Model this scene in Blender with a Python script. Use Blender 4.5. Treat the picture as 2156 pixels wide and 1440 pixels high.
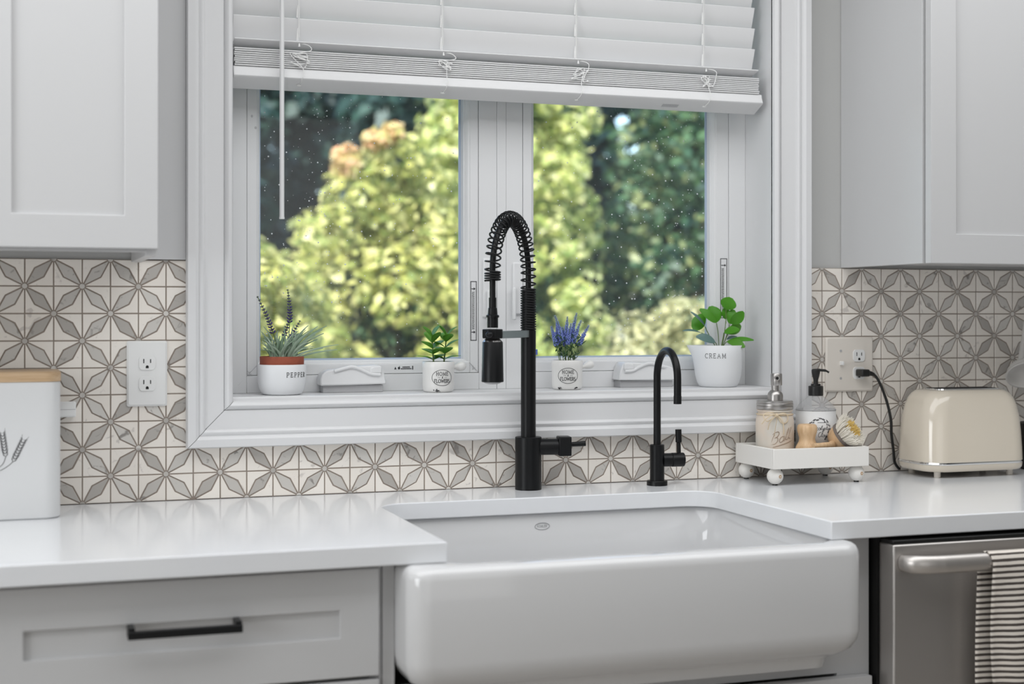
import bpy, bmesh, math, random
import numpy as np
from mathutils import Vector, Matrix

random.seed(7)
rng = np.random.default_rng(11)
scene = bpy.context.scene
for _o in list(bpy.data.objects):
    bpy.data.objects.remove(_o)
C = scene.collection
PI = math.pi

# ------------------------------------------------------------------ camera
cam_d = bpy.data.cameras.new('camera')
cam = bpy.data.objects.new('camera', cam_d)
C.objects.link(cam)
cam.location = (-0.0101, -2.792, 1.2667)
cam.rotation_euler = (PI / 2, 0, -0.3307)
cam_d.sensor_width = 36.0
cam_d.lens = 36.0 * 3023.9 / 2156.0
cam_d.shift_y = -56.66 / 2156.0
cam_d.clip_start = 0.05
cam_d.clip_end = 300
cam_d.dof.use_dof = True
cam_d.dof.focus_distance = 2.92
cam_d.dof.aperture_fstop = 2.7
scene.camera = cam

# ------------------------------------------------------------------ world, sun, ceiling and fill lights, exposure
world = bpy.data.worlds.new('sky')
scene.world = world
world.use_nodes = True
wn = world.node_tree.nodes
wl = world.node_tree.links
wn.clear()
w_out = wn.new('ShaderNodeOutputWorld')
w_bg = wn.new('ShaderNodeBackground')
w_sky = wn.new('ShaderNodeTexSky')
w_sky.sky_type = 'NISHITA'
w_sky.sun_disc = False
w_sky.sun_elevation = math.radians(45)
w_sky.sun_rotation = math.radians(-141)
w_bg.inputs['Strength'].default_value = 0.5
wl.new(w_sky.outputs[0], w_bg.inputs[0])
wl.new(w_bg.outputs[0], w_out.inputs[0])

sun_d = bpy.data.lights.new('sun', 'SUN')
sun_d.energy = 11.0
sun_d.angle = math.radians(0.6)
sun_d.color = (1.0, 0.96, 0.88)
sun = bpy.data.objects.new('sun', sun_d)
C.objects.link(sun)
sun.rotation_euler = Vector((0.45, 0.55, -0.72)).to_track_quat('-Z', 'Y').to_euler()


def area_light(name, loc, target, sx, sy, watts, col=(1, 1, 1)):
    d = bpy.data.lights.new(name, 'AREA')
    d.shape = 'RECTANGLE'
    d.size = sx
    d.size_y = sy
    d.energy = watts
    d.color = col
    o = bpy.data.objects.new(name, d)
    C.objects.link(o)
    o.location = loc
    o.rotation_euler = (Vector(target) - Vector(loc)).to_track_quat('-Z', 'Y').to_euler()
    return o


area_light('ceiling_lamp_light', (0.8, -1.15, 2.42), (0.8, -1.15, 0), 4.2, 1.4, 42, (0.97, 0.985, 1.0))
area_light('front_wall_fill', (0.3, -4.40, 1.35), (0.3, 0, 1.35), 2.8, 1.9, 9, (0.98, 0.99, 1.0))  # added fill from behind the camera
area_light('left_wall_fill', (-2.42, -1.7, 1.45), (0, -1.3, 1.35), 1.8, 1.3, 38, (0.95, 0.98, 1.0))  # added fill to brighten left-facing sides; the left wall has no window

scene.view_settings.view_transform = 'Standard'
scene.view_settings.look = 'None'
scene.view_settings.exposure = 0.06
scene.view_settings.gamma = 1.0
scene.view_settings.use_curve_mapping = False


# ------------------------------------------------------------------ materials
def srgb(r, g, b):
    def f(c):
        c /= 255.0
        return c / 12.92 if c <= 0.04045 else ((c + 0.055) / 1.055) ** 2.4
    return (f(r), f(g), f(b), 1.0)


M = {}


def mat(name, col, rough=0.5, metal=0.0, coat=0.0, noise=None, bump=None, spec=None, trans=None):
    """principled material; noise=(scale, other colour, low, high) ; bump=(scale, strength)"""
    m = bpy.data.materials.new(name)
    m.use_nodes = True
    nt = m.node_tree
    b = nt.nodes['Principled BSDF']
    b.inputs['Base Color'].default_value = col
    b.inputs['Roughness'].default_value = rough
    b.inputs['Metallic'].default_value = metal
    if coat:
        b.inputs['Coat Weight'].default_value = coat
        b.inputs['Coat Roughness'].default_value = 0.06
    if spec is not None:
        b.inputs['Specular IOR Level'].default_value = spec
    if noise or bump:
        tc = nt.nodes.new('ShaderNodeTexCoord')
    if noise:
        n = nt.nodes.new('ShaderNodeTexNoise')
        n.inputs['Scale'].default_value = noise[0]
        n.inputs['Detail'].default_value = 6
        nt.links.new(tc.outputs['Object'], n.inputs['Vector'])
        r = nt.nodes.new('ShaderNodeValToRGB')
        r.color_ramp.elements[0].position = noise[2]
        r.color_ramp.elements[0].color = noise[1]
        r.color_ramp.elements[1].position = noise[3]
        r.color_ramp.elements[1].color = col
        nt.links.new(n.outputs['Fac'], r.inputs['Fac'])
        nt.links.new(r.outputs['Color'], b.inputs['Base Color'])
    if bump:
        n2 = nt.nodes.new('ShaderNodeTexNoise')
        n2.inputs['Scale'].default_value = bump[0]
        nt.links.new(tc.outputs['Object'], n2.inputs['Vector'])
        bp = nt.nodes.new('ShaderNodeBump')
        bp.inputs['Strength'].default_value = bump[1]
        bp.inputs['Distance'].default_value = 0.002
        nt.links.new(n2.outputs['Fac'], bp.inputs['Height'])
        nt.links.new(bp.outputs['Normal'], b.inputs['Normal'])
    M[name] = m
    return m


mat('wall_paint', (0.50, 0.50, 0.49, 1), 0.7, bump=(240, 0.05))
mat('ceiling_paint', (0.80, 0.80, 0.79, 1), 0.8)
mat('cabinet_paint', (0.585, 0.585, 0.59, 1), 0.38)
mat('trim_paint', (0.73, 0.73, 0.737, 1), 0.34)
mat('vinyl', (0.78, 0.783, 0.79, 1), 0.40)
mat('blind', (0.78, 0.78, 0.785, 1), 0.45)
mat('cord_white', (0.86, 0.86, 0.85, 1), 0.7)
mat('quartz', (0.79, 0.80, 0.815, 1), 0.15, noise=(3.0, (0.75, 0.76, 0.785, 1), 0.30, 0.62), spec=0.32)
mat('fireclay', (0.68, 0.68, 0.685, 1), 0.06, coat=0.3)
mat('grout', srgb(152, 140, 130), 0.9, bump=(500, 0.3))
mat('black_metal', (0.006, 0.0063, 0.007, 1), 0.36, spec=0.25)
mat('black_plastic', (0.008, 0.008, 0.008, 1), 0.4)
mat('black_metal_sheen', (0.36, 0.40, 0.41, 1), 0.32, 0.75)  # black holder arm; its grey reflection is put into the base colour
mat('grey_plastic', (0.42, 0.42, 0.43, 1), 0.5)
mat('chrome', (0.86, 0.86, 0.86, 1), 0.08, 1.0)
mat('steel', (0.62, 0.60, 0.585, 1), 0.24, 1.0)
mat('pump_steel', (0.48, 0.46, 0.445, 1), 0.34, 1.0)
mat('appliance_steel', (0.50, 0.475, 0.455, 1), 0.34, 0.72)
mat('handle_steel', (0.56, 0.53, 0.505, 1), 0.36, 0.75)
mat('dark_gap', (0.004, 0.004, 0.004, 1), 0.7)
mat('ceramic_white', (0.80, 0.81, 0.825, 1), 0.42)
mat('ceramic_warm', (0.82, 0.81, 0.79, 1), 0.30)
mat('ink', (0.03, 0.03, 0.035, 1), 0.8)
mat('ink_soft', (0.11, 0.11, 0.11, 1), 0.8)
mat('terracotta', srgb(150, 78, 56), 0.8, noise=(60, srgb(132, 66, 48), 0.3, 0.6))
mat('soil', srgb(58, 48, 40), 0.95, bump=(300, 1.0))
mat('canister_white', (0.66, 0.665, 0.67, 1), 0.32)
mat('outlet_white', (0.82, 0.82, 0.81, 1), 0.35)
mat('plate_cream', srgb(226, 219, 210), 0.4)
mat('toaster_cream', srgb(219, 209, 193), 0.12, coat=0.6)
mat('tray_paint', srgb(232, 229, 224), 0.6, noise=(26, srgb(196, 178, 158), 0.245, 0.262))
mat('wood_worn', srgb(190, 160, 128), 0.7)
mat('jar_paint', srgb(224, 210, 195), 0.6, noise=(9, srgb(214, 214, 208), 0.34, 0.50))
mat('jar_relief', srgb(170, 150, 132), 0.7)
mat('twine', srgb(216, 198, 170), 0.9)
mat('label_white', srgb(222, 221, 220), 0.5)
mat('floor_wood', srgb(165, 158, 150), 0.4)
mat('stem_green', srgb(96, 120, 62), 0.6)
mat('rubber_grey', srgb(120, 110, 104), 0.7)
mat('bristle', srgb(250, 245, 234), 0.8)
mat('bristle_yellow', srgb(246, 216, 134), 0.8)
mat('ladle_white', srgb(205, 202, 198), 0.4)
mat('spacer', srgb(170, 185, 205), 0.35)
mat('sticker_grey', (0.55, 0.55, 0.56, 1), 0.5)
mat('dust', (0.80, 0.83, 0.85, 1), 0.9)
mat('bark', srgb(84, 70, 58), 0.95, bump=(30, 0.8))
mat('lawn', srgb(80, 110, 52), 0.95, noise=(6, srgb(58, 84, 40), 0.3, 0.7))
mat('siding', srgb(190, 190, 186), 0.7)
mat('violet', srgb(74, 64, 112), 0.8)
mat('violet_blue', srgb(92, 112, 190), 0.8)


def wood(name, c1, c2, scale=18, stretch=(1, 14, 14), rough=0.5):
    m = mat(name, c1, rough)
    nt = m.node_tree
    b = nt.nodes['Principled BSDF']
    tc = nt.nodes.new('ShaderNodeTexCoord')
    mp = nt.nodes.new('ShaderNodeMapping')
    mp.inputs['Scale'].default_value = stretch
    n = nt.nodes.new('ShaderNodeTexNoise')
    n.inputs['Scale'].default_value = scale
    n.inputs['Detail'].default_value = 5
    r = nt.nodes.new('ShaderNodeValToRGB')
    r.color_ramp.elements[0].position = 0.35
    r.color_ramp.elements[0].color = c2
    r.color_ramp.elements[1].position = 0.65
    r.color_ramp.elements[1].color = c1
    nt.links.new(tc.outputs['Object'], mp.inputs[0])
    nt.links.new(mp.outputs[0], n.inputs['Vector'])
    nt.links.new(n.outputs['Fac'], r.inputs['Fac'])
    nt.links.new(r.outputs['Color'], b.inputs['Base Color'])


wood('bamboo', srgb(206, 178, 144), srgb(190, 158, 122), 9, (1.5, 12, 26), 0.45)
wood('beech', srgb(220, 188, 150), srgb(202, 166, 126), 14, (9, 9, 2.0), 0.5)


def marble(name, light, dark, vein, lo, hi, rough):
    """tile stone: each piece a little different, thin cloudy veins"""
    m = bpy.data.materials.new(name)
    m.use_nodes = True
    nt = m.node_tree
    b = nt.nodes['Principled BSDF']
    b.inputs['Roughness'].default_value = rough
    oi = nt.nodes.new('ShaderNodeObjectInfo')
    mixc = nt.nodes.new('ShaderNodeMix')
    mixc.data_type = 'RGBA'
    mixc.inputs[6].default_value = light
    mixc.inputs[7].default_value = dark
    nt.links.new(oi.outputs['Random'], mixc.inputs[0])
    geo = nt.nodes.new('ShaderNodeNewGeometry')
    n = nt.nodes.new('ShaderNodeTexNoise')
    n.inputs['Scale'].default_value = 34
    n.inputs['Detail'].default_value = 8
    n.inputs['Distortion'].default_value = 1.6
    nt.links.new(geo.outputs['Position'], n.inputs['Vector'])
    r = nt.nodes.new('ShaderNodeValToRGB')
    r.color_ramp.elements[0].position = lo
    r.color_ramp.elements[0].color = (1, 1, 1, 1)
    r.color_ramp.elements[1].position = hi
    r.color_ramp.elements[1].color = (0, 0, 0, 1)
    nt.links.new(n.outputs['Fac'], r.inputs['Fac'])
    mix2 = nt.nodes.new('ShaderNodeMix')
    mix2.data_type = 'RGBA'
    nt.links.new(r.outputs['Color'], mix2.inputs[0])
    nt.links.new(mixc.outputs[2], mix2.inputs[6])
    mix2.inputs[7].default_value = vein
    nt.links.new(mix2.outputs[2], b.inputs['Base Color'])
    M[name] = m


marble('marble_white', srgb(246, 240, 232), srgb(239, 232, 223), srgb(214, 207, 200), 0.30, 0.36, 0.35)
marble('marble_grey', srgb(216, 212, 206), srgb(178, 173, 167), srgb(146, 141, 136), 0.30, 0.40, 0.35)


def leaf_mat(name, cols, trans=0.45, rough=0.5, tcol=None):
    """leaf: every leaf (mesh island) takes its own tint; light also comes through it"""
    m = bpy.data.materials.new(name)
    m.use_nodes = True
    nt = m.node_tree
    nt.nodes.clear()
    out = nt.nodes.new('ShaderNodeOutputMaterial')
    geo = nt.nodes.new('ShaderNodeNewGeometry')
    r = nt.nodes.new('ShaderNodeValToRGB')
    el = r.color_ramp.elements
    while len(el) < len(cols):
        el.new(0.5)
    for i, c in enumerate(cols):
        el[i].position = i / max(1, len(cols) - 1)
        el[i].color = c
    nt.links.new(geo.outputs['Random Per Island'], r.inputs['Fac'])
    d = nt.nodes.new('ShaderNodeBsdfPrincipled')
    d.inputs['Roughness'].default_value = rough
    t = nt.nodes.new('ShaderNodeBsdfTranslucent')
    nt.links.new(r.outputs['Color'], d.inputs['Base Color'])
    nt.links.new(r.outputs['Color'], t.inputs['Color'])
    mx = nt.nodes.new('ShaderNodeMixShader')
    mx.inputs[0].default_value = trans
    nt.links.new(d.outputs[0], mx.inputs[1])
    nt.links.new(t.outputs[0], mx.inputs[2])
    nt.links.new(mx.outputs[0], out.inputs[0])
    M[name] = m


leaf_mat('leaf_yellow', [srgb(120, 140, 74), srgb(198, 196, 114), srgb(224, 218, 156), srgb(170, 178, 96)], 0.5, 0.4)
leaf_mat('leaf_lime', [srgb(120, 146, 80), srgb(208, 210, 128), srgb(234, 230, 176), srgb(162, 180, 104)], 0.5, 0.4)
leaf_mat('leaf_pink', [srgb(226, 170, 130), srgb(234, 212, 168), srgb(200, 196, 120), srgb(230, 180, 150)], 0.5)
leaf_mat('leaf_olive', [srgb(168, 166, 120), srgb(206, 200, 158), srgb(136, 142, 98)], 0.4)
leaf_mat('leaf_dark', [srgb(26, 52, 50), srgb(34, 62, 58), srgb(42, 72, 62), srgb(30, 54, 56)], 0.15)
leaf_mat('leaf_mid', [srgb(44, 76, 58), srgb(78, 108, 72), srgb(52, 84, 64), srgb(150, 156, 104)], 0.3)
leaf_mat('leaf_lavender', [srgb(156, 182, 156), srgb(200, 216, 198), srgb(128, 160, 128)], 0.4)
leaf_mat('leaf_jade', [srgb(104, 168, 60), srgb(130, 190, 78), srgb(86, 148, 62)], 0.4, 0.38)
leaf_mat('leaf_bright', [srgb(98, 172, 52), srgb(126, 194, 66), srgb(80, 154, 54)], 0.45, 0.34)
leaf_mat('leaf_blue_green', [srgb(104, 134, 130), srgb(120, 150, 144)], 0.15, 0.36)
leaf_mat('leaf_deep', [srgb(44, 84, 52), srgb(70, 104, 62), srgb(40, 66, 46)], 0.2)
leaf_mat('petal_violet', [srgb(66, 56, 104), srgb(92, 82, 134), srgb(52, 46, 84)], 0.15, 0.8)
leaf_mat('petal_blue', [srgb(108, 128, 212), srgb(156, 174, 234), srgb(124, 136, 212)], 0.15, 0.8)


def glass_mat():
    """flat window pane with a thin film of dust on it"""
    m = bpy.data.materials.new('window_glass')
    m.use_nodes = True
    nt = m.node_tree
    nt.nodes.clear()
    out = nt.nodes.new('ShaderNodeOutputMaterial')
    tr = nt.nodes.new('ShaderNodeBsdfTransparent')
    tr.inputs[0].default_value = (0.95, 0.97, 0.97, 1)
    gl = nt.nodes.new('ShaderNodeBsdfGlossy')
    gl.inputs['Roughness'].default_value = 0.0
    fr = nt.nodes.new('ShaderNodeFresnel')
    fr.inputs[0].default_value = 1.45
    mx = nt.nodes.new('ShaderNodeMixShader')
    nt.links.new(fr.outputs[0], mx.inputs[0])
    nt.links.new(tr.outputs[0], mx.inputs[1])
    nt.links.new(gl.outputs[0], mx.inputs[2])
    df = nt.nodes.new('ShaderNodeBsdfDiffuse')
    df.inputs[0].default_value = (0.7, 0.74, 0.75, 1)
    m2 = nt.nodes.new('ShaderNodeMixShader')
    m2.inputs[0].default_value = 0.04
    nt.links.new(mx.outputs[0], m2.inputs[1])
    nt.links.new(df.outputs[0], m2.inputs[2])
    nt.links.new(m2.outputs[0], out.inputs[0])
    M['window_glass'] = m


glass_mat()


def clear_plastic():
    m = bpy.data.materials.new('clear_plastic')
    m.use_nodes = True
    nt = m.node_tree
    nt.nodes.clear()
    out = nt.nodes.new('ShaderNodeOutputMaterial')
    tr = nt.nodes.new('ShaderNodeBsdfTransparent')
    tr.inputs[0].default_value = (0.93, 0.93, 0.93, 1)
    b = nt.nodes.new('ShaderNodeBsdfPrincipled')
    b.inputs['Base Color'].default_value = (0.75, 0.75, 0.76, 1)
    b.inputs['Roughness'].default_value = 0.12
    mx = nt.nodes.new('ShaderNodeMixShader')
    mx.inputs[0].default_value = 0.30
    nt.links.new(tr.outputs[0], mx.inputs[1])
    nt.links.new(b.outputs[0], mx.inputs[2])
    nt.links.new(mx.outputs[0], out.inputs[0])
    M['clear_plastic'] = m


clear_plastic()


def towel_mat():
    m = bpy.data.materials.new('striped_towel')
    m.use_nodes = True
    nt = m.node_tree
    b = nt.nodes['Principled BSDF']
    b.inputs['Roughness'].default_value = 0.95
    uv = nt.nodes.new('ShaderNodeUVMap')
    sp = nt.nodes.new('ShaderNodeSeparateXYZ')
    nt.links.new(uv.outputs[0], sp.inputs[0])
    nz = nt.nodes.new('ShaderNodeTexNoise')
    nz.inputs['Scale'].default_value = 9.0
    nt.links.new(uv.outputs[0], nz.inputs['Vector'])
    ad = nt.nodes.new('ShaderNodeMath')
    ad.operation = 'MULTIPLY_ADD'
    ad.inputs[1].default_value = 0.15
    nt.links.new(nz.outputs['Fac'], ad.inputs[0])
    nt.links.new(sp.outputs[1], ad.inputs[2])
    fr = nt.nodes.new('ShaderNodeMath')
    fr.operation = 'FRACT'
    nt.links.new(ad.outputs[0], fr.inputs[0])
    r = nt.nodes.new('ShaderNodeValToRGB')
    e = r.color_ramp.elements
    e[0].position = 0.50
    e[0].color = srgb(238, 230, 220)
    e[1].position = 0.56
    e[1].color = srgb(80, 73, 68)
    e2 = e.new(0.97)
    e2.color = srgb(80, 73, 68)
    e3 = e.new(1.0)
    e3.color = srgb(238, 230, 220)
    nt.links.new(fr.outputs[0], r.inputs['Fac'])
    nt.links.new(r.outputs['Color'], b.inputs['Base Color'])
    n2 = nt.nodes.new('ShaderNodeTexNoise')
    n2.inputs['Scale'].default_value = 160
    nt.links.new(uv.outputs[0], n2.inputs['Vector'])
    bp = nt.nodes.new('ShaderNodeBump')
    bp.inputs['Strength'].default_value = 0.4
    bp.inputs['Distance'].default_value = 0.001
    nt.links.new(n2.outputs['Fac'], bp.inputs['Height'])
    nt.links.new(bp.outputs['Normal'], b.inputs['Normal'])
    M['striped_towel'] = m


towel_mat()


# ------------------------------------------------------------------ mesh helpers
ORG = {}


class MB:
    def __init__(self):
        self.v = []
        self.f = []
        self.uv = None

    def add(self, vs, fs):
        o = len(self.v)
        self.v.extend([tuple(p) for p in vs])
        self.f.extend([tuple(o + i for i in q) for q in fs])
        return self

    def box(self, x0, x1, y0, y1, z0, z1):
        return self.add([(x0, y0, z0), (x1, y0, z0), (x1, y1, z0), (x0, y1, z0),
                         (x0, y0, z1), (x1, y0, z1), (x1, y1, z1), (x0, y1, z1)],
                        [(0, 3, 2, 1), (4, 5, 6, 7), (0, 1, 5, 4), (1, 2, 6, 5), (2, 3, 7, 6), (3, 0, 4, 7)])

    def prism(self, poly, axis, a0, a1):
        """polygon extruded along an axis; poly in the two other coordinates"""
        n = len(poly)

        def pt(p, a):
            if axis == 'y':
                return (p[0], a, p[1])
            if axis == 'z':
                return (p[0], p[1], a)
            return (a, p[0], p[1])
        vs = [pt(p, a0) for p in poly] + [pt(p, a1) for p in poly]
        fs = [tuple(range(n - 1, -1, -1)), tuple(range(n, 2 * n))]
        fs += [(i, (i + 1) % n, n + (i + 1) % n, n + i) for i in range(n)]
        return self.add(vs, fs)

    def lathe(self, prof, c=(0, 0, 0), seg=32, axis=None, sq=0.0):
        """profile [(r, h)] turned about z (or along a direction), closed where r == 0; sq squares the section"""
        vs = []
        rings = []
        for (r, h) in prof:
            if r <= 1e-9:
                rings.append([len(vs)])
                vs.append((0, 0, h))
            else:
                ring = []
                for k in range(seg):
                    a = 2 * PI * k / seg
                    rr = r
                    if sq:
                        rr = r * (1 + sq * (1 / max(abs(math.cos(a)), abs(math.sin(a))) - 1))
                    ring.append(len(vs))
                    vs.append((rr * math.cos(a), rr * math.sin(a), h))
                rings.append(ring)
        fs = []
        for a, b in zip(rings, rings[1:]):
            if len(a) == 1 and len(b) > 1:
                fs += [(a[0], b[k], b[(k + 1) % seg]) for k in range(seg)]
            elif len(b) == 1 and len(a) > 1:
                fs += [(a[(k + 1) % seg], a[k], b[0]) for k in range(seg)]
            elif len(a) > 1:
                fs += [(a[k], a[(k + 1) % seg], b[(k + 1) % seg], b[k]) for k in range(seg)]
        if axis is not None:
            q = Vector((0, 0, 1)).rotation_difference(Vector(axis).normalized())
            vs = [q @ Vector(p) for p in vs]
        return self.add([(p[0] + c[0], p[1] + c[1], p[2] + c[2]) for p in vs], fs)

    def cyl(self, p0, p1, r0, r1=None, seg=20):
        r1 = r0 if r1 is None else r1
        d = Vector(p1) - Vector(p0)
        return self.lathe([(0, 0), (r0, 0), (r1, d.length), (0, d.length)], p0, seg, d)

    def ball(self, c, r, s=(1, 1, 1), seg=20, rings=12):
        prof = [(r * math.sin(PI * k / rings), -r * math.cos(PI * k / rings)) for k in range(rings + 1)]
        prof[0] = (0, -r)
        prof[-1] = (0, r)
        t = MB().lathe(prof, (0, 0, 0), seg)
        return self.add([(c[0] + p[0] * s[0], c[1] + p[1] * s[1], c[2] + p[2] * s[2]) for p in t.v], t.f)

    def tube(self, path, rad, seg=8, flat=None):
        """swept circle along a path with parallel-transport frames; rad number or list; flat=(sx, sy)"""
        P = [Vector(p) for p in path]
        n = len(P)
        rad = [rad] * n if not isinstance(rad, (list, tuple)) else rad
        T = []
        for i in range(n):
            t = P[min(i + 1, n - 1)] - P[max(i - 1, 0)]
            T.append(t.normalized() if t.length > 1e-12 else Vector((0, 0, 1)))
        ref = Vector((0, 0, 1)) if abs(T[0].z) < 0.9 else Vector((1, 0, 0))
        N = (ref - T[0] * ref.dot(T[0])).normalized()
        vs = []
        for i in range(n):
            if i:
                q = T[i - 1].rotation_difference(T[i])
                N = q @ N
                N = (N - T[i] * N.dot(T[i])).normalized()
            B = T[i].cross(N)
            for k in range(seg):
                a = 2 * PI * k / seg
                ca, sa = math.cos(a), math.sin(a)
                if flat:
                    ca *= flat[0]
                    sa *= flat[1]
                vs.append(P[i] + (N * ca + B * sa) * rad[i])
        fs = []
        for i in range(n - 1):
            for k in range(seg):
                a = i * seg + k
                b = i * seg + (k + 1) % seg
                fs.append((a, b, b + seg, a + seg))
        fs.append(tuple(range(seg - 1, -1, -1)))
        fs.append(tuple((n - 1) * seg + k for k in range(seg)))
        return self.add(vs, fs)

    def loft(self, rings, cap0=True, cap1=True):
        n = len(rings[0])
        vs = [p for r in rings for p in r]
        fs = []
        for i in range(len(rings) - 1):
            for k in range(n):
                a = i * n + k
                b = i * n + (k + 1) % n
                fs.append((a, b, b + n, a + n))
        if cap0:
            fs.append(tuple(range(n - 1, -1, -1)))
        if cap1:
            fs.append(tuple((len(rings) - 1) * n + k for k in range(n)))
        return self.add(vs, fs)

    def build(self, name, material, parent=None, smooth=None, bevel=None, origin=None, sub=0):
        po = ORG[parent.name] if parent is not None else Vector((0, 0, 0))
        if origin is None:
            if parent is not None:
                origin = po
            else:
                a = np.array(self.v)
                origin = Vector(((a[:, 0].min() + a[:, 0].max()) / 2, (a[:, 1].min() + a[:, 1].max()) / 2, a[:, 2].min()))
        origin = Vector(origin)
        me = bpy.data.meshes.new(name)
        me.from_pydata([(p[0] - origin[0], p[1] - origin[1], p[2] - origin[2]) for p in self.v], [], self.f)
        me.validate()
        bm = bmesh.new()
        bm.from_mesh(me)
        bmesh.ops.recalc_face_normals(bm, faces=bm.faces)
        bm.to_mesh(me)
        bm.free()
        me.materials.append(M[material])
        if smooth:
            me.polygons.foreach_set('use_smooth', [True] * len(me.polygons))
            me.set_sharp_from_angle(angle=math.radians(smooth))
        o = bpy.data.objects.new(name, me)
        C.objects.link(o)
        o.parent = parent
        o.location = origin - po
        ORG[o.name] = origin
        if bevel:
            md = o.modifiers.new('bevel', 'BEVEL')
            md.width = bevel
            md.segments = 2
            md.limit_method = 'ANGLE'
            md.angle_limit = math.radians(40)
            md.harden_normals = False
            if not smooth:
                me.polygons.foreach_set('use_smooth', [True] * len(me.polygons))
                me.set_sharp_from_angle(angle=math.radians(30))
        if sub:
            md = o.modifiers.new('subdivision', 'SUBSURF')
            md.levels = sub
            md.render_levels = sub
        return o


def tag(o, label=None, cat=None, group=None, kind=None):
    if label:
        o['label'] = label
    if cat:
        o['category'] = cat
    if group:
        o['group'] = group
    if kind:
        o['kind'] = kind
    return o


def thing(name, loc, label=None, cat=None, group=None, kind=None, parent=None):
    o = bpy.data.objects.new(name, None)
    o.empty_display_size = 0.05
    C.objects.link(o)
    if parent is not None:
        o.parent = parent
        o.location = Vector(loc) - ORG[parent.name]
    else:
        o.location = loc
    ORG[o.name] = Vector(loc)
    return tag(o, label, cat, group, kind)


def rrect(x0, x1, y0, y1, r, z, seg=6):
    """rounded rectangle ring"""
    pts = []
    for (cx, cy, a0) in ((x1 - r, y1 - r, 0), (x0 + r, y1 - r, 90), (x0 + r, y0 + r, 180), (x1 - r, y0 + r, 270)):
        for k in range(seg + 1):
            a = math.radians(a0 + 90 * k / seg)
            pts.append((cx + r * math.cos(a), cy + r * math.sin(a), z))
    return pts


def bez(p0, p1, p2, n=12):
    p0, p1, p2 = Vector(p0), Vector(p1), Vector(p2)
    return [p0 * (1 - t) ** 2 + p1 * 2 * t * (1 - t) + p2 * t * t for t in [k / n for k in range(n + 1)]]


def catmull(pts, n=8):
    P = [Vector(p) for p in pts]
    P = [P[0]] + P + [P[-1]]
    out = []
    for i in range(1, len(P) - 2):
        for k in range(n):
            t = k / n
            a, b, c, d = P[i - 1], P[i], P[i + 1], P[i + 2]
            out.append(0.5 * ((2 * b) + (-a + c) * t + (2 * a - 5 * b + 4 * c - d) * t * t + (-a + 3 * b - 3 * c + d) * t ** 3))
    out.append(P[-2])
    return out


# lettering: every letter a set of strokes in a box one unit high
def arc(cx, cy, rx, ry, a0, a1, n=10):
    return [(cx + rx * math.cos(math.radians(a0 + (a1 - a0) * k / n)), cy + ry * math.sin(math.radians(a0 + (a1 - a0) * k / n))) for k in range(n + 1)]


def _s(x, y, w=0.1):
    return [(x - w, y), (x + w, y)]


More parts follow.
